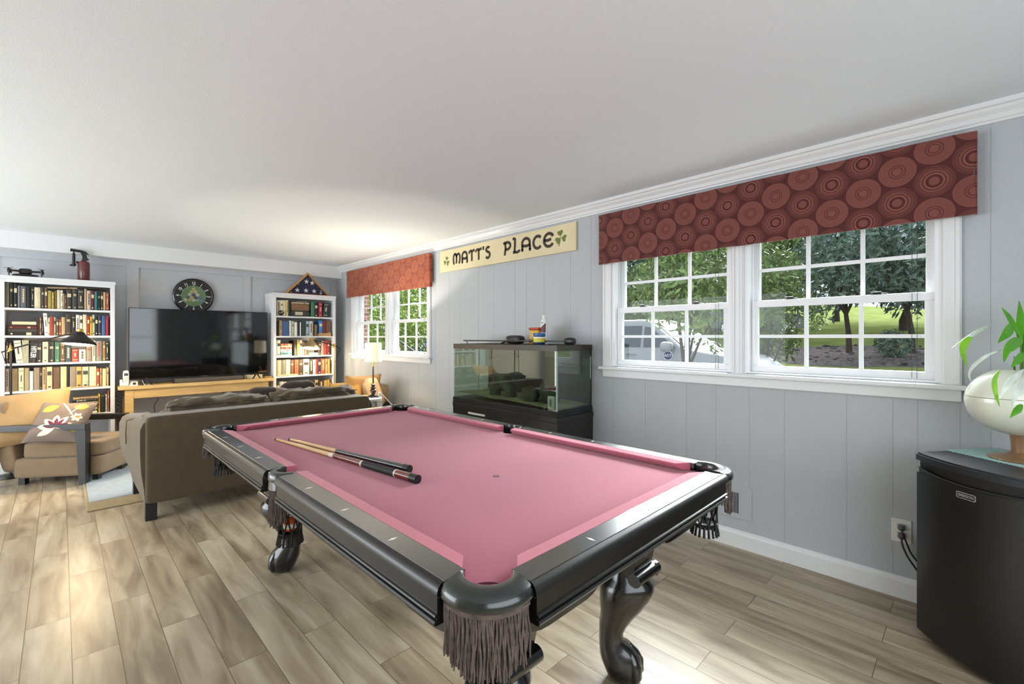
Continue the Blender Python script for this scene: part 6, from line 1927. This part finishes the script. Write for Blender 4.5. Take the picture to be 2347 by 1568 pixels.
# ------------------------------------------------------------------ vent, outlet, cords
vt = thing('wall_vent', 'grey painted wall vent low on the wall right of the pool table', 'vent', (WX, 0.205, 0.283))
MB().box(-0.006, 0, -0.115, 0.09, -0.100, 0.110, 0.002).build('plate', WALLM, vt)
mb = MB()
for k in range(8): mb.box(-0.0075, -0.006, -0.035 + k * 0.0115, -0.029 + k * 0.0115, -0.066, 0.066)
mb.build('slots', mat('dark vent slots', (30, 32, 34), 0.8), vt)
ou = thing('wall_outlet', 'white wall outlet with two dark plugs beside the fridge', 'outlet', (WX, -0.628, 0.346))
MB().box(-0.006, 0, -0.040, 0.040, -0.060, 0.060, 0.002).build('cover_plate', WP, ou)
for z in (0.022, -0.020):
    MB().box(-0.008, -0.006, -0.017, 0.017, z - 0.015, z + 0.015, 0.003).build('socket', mat('grey socket', (170, 170, 170), 0.5), ou)
GP = mat('dark grey plug', (84, 84, 86), 0.5)
for z, nm, pts in ((0.368, 'upper', [(2.272, -0.630, 0.366), (2.262, -0.640, 0.34), (2.275, -0.655, 0.29), (2.285, -0.668, 0.25), (2.29, -0.70, 0.2), (2.29, -0.76, 0.10)]), (0.326, 'lower', [(2.272, -0.631, 0.324), (2.262, -0.636, 0.29), (2.272, -0.652, 0.24), (2.285, -0.672, 0.20), (2.29, -0.72, 0.13), (2.29, -0.80, 0.05)])):
    pl = thing('power_plug', 'dark grey power plug in the %s socket of the outlet' % nm, 'plug', (2.3045, -0.630, z))
    mb = MB(); mb.soft(-0.034, 0.0, -0.014, 0.014, -0.014, 0.014, e=3, n=4); mb.build('plug_body', GP, pl, smooth=60)
    cable('cord', [(a - 2.3045, b + 0.630, c - z) for a, b, c in pts], 0.0042, CBL, None, None).parent = pl

# ------------------------------------------------------------------ fridge with mat, planter and plant
frz = math.atan2(-0.8, -0.6)
fg = thing('mini_fridge', 'black compact fridge at the right edge, carrying the planter', 'fridge', (1.972, -0.708, 0), frz)
FB = mat('black fridge enamel', (15, 15, 15), 0.32, vary=0.25, vscale=6, bump=0.15, bscale=300, spec=0.6)
FT = mat('dark grey fridge top', (34, 38, 42), 0.35)
FW, FD = 0.48, 0.42
def bow(b, y1, n=16, x0=0.0, x1=FW):
    return [(x0 + (x1 - x0) * i / n, -b * (1 - (2 * i / n - 1) ** 2)) for i in range(n + 1)] + [(x1, y1), (x0, y1)]
MB().box(0.004, FW - 0.004, 0.045, FD, 0.02, 0.795, 0.004).build('cabinet', FB, fg)
mb = MB(); mb.prism(bow(0.048, 0.042), 0.035, 0.742); d = mb.build('fridge_door', FB, fg, smooth=30)
mb = MB(); mb.prism([(x, y + 0.018) for x, y in bow(0.048, 0.024)], 0.742, 0.792); mb.build('door_recess', mat('black recess', (10, 10, 10), 0.5), d, smooth=30)
mb = MB()
pts = []
for i in range(25):
    f = i / 24
    x = 0.012 + (FW - 0.024) * f
    z = 0.768 - 0.020 * sin(pi * f) ** 0.6
    y = -0.048 * (1 - (2 * x / FW - 1) ** 2) + 0.004
    pts.append((x, y, z))
mb.tube(pts, 0.0045, 8)
for i in range(24):
    (a0, b0, c0), (a1, b1, c1) = pts[i], pts[i + 1]
    mb.add([(a0, b0 - 0.001, 0.7415), (a1, b1 - 0.001, 0.7415), (a1, b1 - 0.001, c1), (a0, b0 - 0.001, c0), (a0, b0 + 0.006, 0.7415), (a1, b1 + 0.006, 0.7415), (a1, b1 + 0.006, c1), (a0, b0 + 0.006, c0)],
           [(0, 1, 2, 3), (7, 6, 5, 4), (0, 4, 5, 1), (3, 2, 6, 7), (1, 5, 6, 2), (0, 3, 7, 4)])
mb.build('handle_lip', FB, d, smooth=40)
mb = MB()
mb.prism(bow(0.050, FD + 0.002, x0=-0.004, x1=FW + 0.004), 0.797, 0.822)
mb.prism([(x, y + 0.006) for x, y in bow(0.048, FD - 0.006)], 0.822, 0.830)
mb.build('top_panel', FT, fg, smooth=30)
mb = MB()
for x in (0.05, FW - 0.05):
    for y in (0.07, FD - 0.05): mb.lathe([(0.015, 0), (0.015, 0.022)], (x, y, 0), n=12)
mb.build('foot', BLACKP, fg)
# name plate
def onbow(x, z, off):
    y = -0.048 * (1 - (2 * x / FW - 1) ** 2)
    dy = -0.048 * (-2 * (2 * x / FW - 1)) * 2 / FW
    return Matrix.Translation((x, y - off, z)) @ Matrix.Rotation(math.atan(dy), 4, 'Z') @ Matrix.Rotation(rad(90), 4, 'X')
def rrect(w_, h_, r, n=5):
    p = []
    for cx, cy, a0 in ((w_ / 2 - r, h_ / 2 - r, 0), (-w_ / 2 + r, h_ / 2 - r, 90), (-w_ / 2 + r, -h_ / 2 + r, 180), (w_ / 2 - r, -h_ / 2 + r, 270)):
        p += [(cx + r * cos(rad(a0 + 90 * k / n)), cy + r * sin(rad(a0 + 90 * k / n))) for k in range(n + 1)]
    return p
MP = onbow(0.235, 0.712, 0.001)
mb = MB(); mb.prism(rrect(0.070, 0.026, 0.005), 0, 0.002, M=MP); npl = mb.build('name_plate', mat('silver plate', (206, 208, 210), 0.25, 0.6), fg)
mb = MB(); mb.prism(rrect(0.064, 0.020, 0.004), 0.002, 0.0024, M=MP); mb.build('plate_field', BLACKP, npl)
text_mb('EMERSON', 0.0155, 0.0003, sx=0.84, M=MP @ Matrix.Translation((0, 0, 0.0027)), bold=0.0004).build('lettering', mat('silver plate', (206, 208, 210), 0.25, 0.6), npl)
# mat
TM = mat('pale teal woven mat', (172, 206, 198), 0.9, vary=0.08, vscale=60, bump=0.6, bscale=300)
mtt = thing('table_mat', 'pale teal fringed mat on top of the fridge', 'mat', (1.972, -0.708, 0.8303), frz)
mb = MB(); mb.box(-0.010, FW - 0.01, 0.165, FD - 0.008, 0, 0.003); mb.build('weave', TM, mtt)
mb = MB()
mr = random.Random(4)
for i in range(90):
    x = -0.008 + (FW - 0.004) * i / 90
    mb.tube([(x, 0.166, 0.0015), (x + mr.uniform(-0.004, 0.004), 0.166 - mr.uniform(0.004, 0.012), 0.001)], 0.0011, 4)
mb.build('fringe', TM, mtt)
# planter
CERM = mat('glazed cream ceramic', (226, 228, 212), 0.18, coat=0.7, vary=0.10, vscale=3.5)
pc = (2.09, -1.03, 0.8335)
pt = thing('egg_planter', 'large cream egg shaped ceramic planter on a brown foot, upon the fridge', 'planter', pc, math.atan2(-0.705, 0.709))
mb = MB()
MB().lathe([(0.098, 0), (0.101, 0.003), (0.092, 0.009), (0.050, 0.020), (0.030, 0.032), (0.030, 0.060), (0.034, 0.105), (0.05, 0.135)], n=36).build('foot', mat('brown glazed foot', (146, 112, 80), 0.3, coat=0.5, vary=0.2, vscale=10), pt, smooth=50)
prof = []
n = 26
for k in range(n + 1):
    a = -pi / 2 + (pi - 0.42) * k / n
    prof.append((0.198 * cos(a) if k else 0.001, 0.146 * sin(a)))
prof2 = [(r_ - 0.010 if r_ > 0.02 else 0.001, z * 0.93) for r_, z in prof[::-1]]
MB().lathe(prof + prof2, (0, 0, 0.248), n=48, cap=False, sy=0.72).build('shell', CERM, pt, smooth=60)
MB().lathe([(0.03, 0.330), (0.10, 0.340), (0.098, 0.345), (0.001, 0.35)], n=24, sy=0.62, sx=0.9).build('soil', mat('dark potting soil', (48, 38, 30), 0.95, bump=1, bscale=80), pt)
MB().lathe([(0.1964, 0.267), (0.1970, 0.265), (0.1966, 0.263)], n=48, sy=0.72, cap=False).build('glaze_line', mat('grey glaze line', (150, 146, 128), 0.3), pt)
mb = MB()
for a, z, s in ((248, 0.215, 0.010), (235, 0.235, 0.004)):
    rr = sqrt_ = (1 - ((z - 0.248) / 0.143) ** 2) ** 0.5
    mb.ball((0.1975 * rr * cos(rad(a)), 0.1975 * rr * 0.72 * sin(rad(a)), z), s, (1, 1, 0.7), n=8)
mb.build('dark_speck', mat('dark speck', (70, 70, 66), 0.6), pt)
# plant
PLANT = [
    ([(2.115, -1.035, 1.282), (2.108, -1.028, 1.366), (2.107, -1.027, 1.44), (2.136, -1.027, 1.507)], 0.024, 'g'),
    ([(2.096, -1.03, 1.347), (2.072, -1.006, 1.403), (2.025, -0.987, 1.444), (2.009, -0.972, 1.475)], 0.013, 'g'),
    ([(2.093, -1.012, 1.405), (2.032, -0.995, 1.389), (1.985, -0.976, 1.36), (1.955, -0.96, 1.328)], 0.024, 'g'),
    ([(2.072, -1.035, 1.335), (2.002, -1.007, 1.329), (1.951, -0.984, 1.303), (1.957, -0.976, 1.249)], 0.026, 'g'),
    ([(2.127, -0.948, 1.411), (2.046, -0.91, 1.383), (1.976, -0.869, 1.349), (1.931, -0.824, 1.306)], 0.01, 'p'),
    ([(1.994, -0.886, 1.351), (1.957, -0.863, 1.33), (1.948, -0.854, 1.291), (1.978, -0.87, 1.222)], 0.018, 'l'),
    ([(1.98, -0.971, 1.299), (1.907, -0.927, 1.276), (1.869, -0.889, 1.235), (1.855, -0.875, 1.199), (1.863, -0.883, 1.165)], 0.009, 'p'),
    ([(1.798, -0.96, 1.224), (1.754, -0.943, 1.189), (1.741, -0.945, 1.14), (1.768, -0.958, 1.085)], 0.012, 'l'),
    ([(1.849, -1.024, 1.228), (1.792, -0.996, 1.196), (1.753, -0.971, 1.161), (1.737, -0.955, 1.116)], 0.018, 'p'),
    ([(1.825, -1.029, 1.203), (1.779, -1.011, 1.167), (1.75, -0.996, 1.135), (1.743, -0.989, 1.095)], 0.022, 'p'),
    ([(2.006, -1.039, 1.282), (1.974, -1.021, 1.271), (1.946, -1.008, 1.254), (1.934, -0.995, 1.23)], 0.02, 'g'),
    ([(1.772, -1.018, 1.095), (1.745, -1.006, 1.088), (1.734, -0.994, 1.072), (1.722, -0.983, 1.051)], 0.016, 'g'),
    ([(2.098, -1.06, 1.302), (2.118, -1.08, 1.375), (2.144, -1.106, 1.448), (2.201, -1.134, 1.504)], 0.024, 'g'),
    ([(1.943, -1.047, 1.235), (1.947, -1.079, 1.219), (1.946, -1.106, 1.17), (1.964, -1.124, 1.102)], 0.02, 'g'),
]
GM = {'g': mat('bright green leaf', (92, 168, 36), 0.4, vary=0.15, vscale=14), 'l': mat('lime green leaf', (136, 196, 50), 0.4, vary=0.15, vscale=14), 'p': mat('pale variegated leaf', (224, 232, 222), 0.35, vary=0.18, vscale=18)}
pl = thing('potted_plant', 'green and white leaved plant growing out of the egg planter', 'plant', (2.09, -1.03, 1.17))
ctr = Vector((2.09, -1.03, 1.17))
for pts, wd, cl in PLANT:
    P = [Vector(p) - ctr for p in pts]
    Q = []
    for i in range(len(P) - 1):
        p0, p1, p2, p3 = P[max(0, i - 1)], P[i], P[i + 1], P[min(len(P) - 1, i + 2)]
        for k in range(5):
            t = k / 5
            Q.append(0.5 * ((2 * p1) + (p2 - p0) * t + (2 * p0 - 5 * p1 + 4 * p2 - p3) * t * t + (3 * p1 - p0 - 3 * p2 + p3) * t ** 3))
    Q.append(P[-1])
    mb = MB()
    vs = []
    m_ = len(Q)
    for i, q in enumerate(Q):
        t = (Q[min(m_ - 1, i + 1)] - Q[max(0, i - 1)]).normalized()
        sd = t.cross(FWD).normalized()
        f = i / (m_ - 1)
        w2 = (0.95 if cl != 'p' else 0.8) * wd * (sin(pi * min(1, f ** 0.85)) ** 1.25 * 0.95 + 0.05)
        n_ = t.cross(sd)
        for a, h in ((-1, 0.25), (0, 0), (1, 0.25)):
            vs.append(q + sd * w2 * a + n_ * w2 * h)
        for a, h in ((-1, 0.25), (0, 0), (1, 0.25)):
            vs.append(q + sd * w2 * a * 0.98 + n_ * (w2 * h - 0.0012))
    fs_ = []
    for i in range(m_ - 1):
        b = i * 6
        fs_ += [(b, b + 1, b + 7, b + 6), (b + 1, b + 2, b + 8, b + 7), (b + 3, b + 9, b + 10, b + 4), (b + 4, b + 10, b + 11, b + 5), (b, b + 6, b + 9, b + 3), (b + 2, b + 5, b + 11, b + 8)]
    mb.add(vs, fs_)
    mb.build('leaf', GM[cl], pl, smooth=60)
mb = MB()
for e in ((0.02, 0.0, 0.16), (0.03, -0.01, 0.24), (-0.02, 0.02, 0.10), (-0.05, 0.02, 0.06), (0.06, -0.02, 0.2)):
    mb.tube([(0, 0, -0.02), (e[0] * 0.6, e[1], e[2] * 0.5), e], [0.004, 0.003, 0.002], 6)
mb.build('stem', mat('green stem', (88, 130, 56), 0.5), pl, smooth=60)
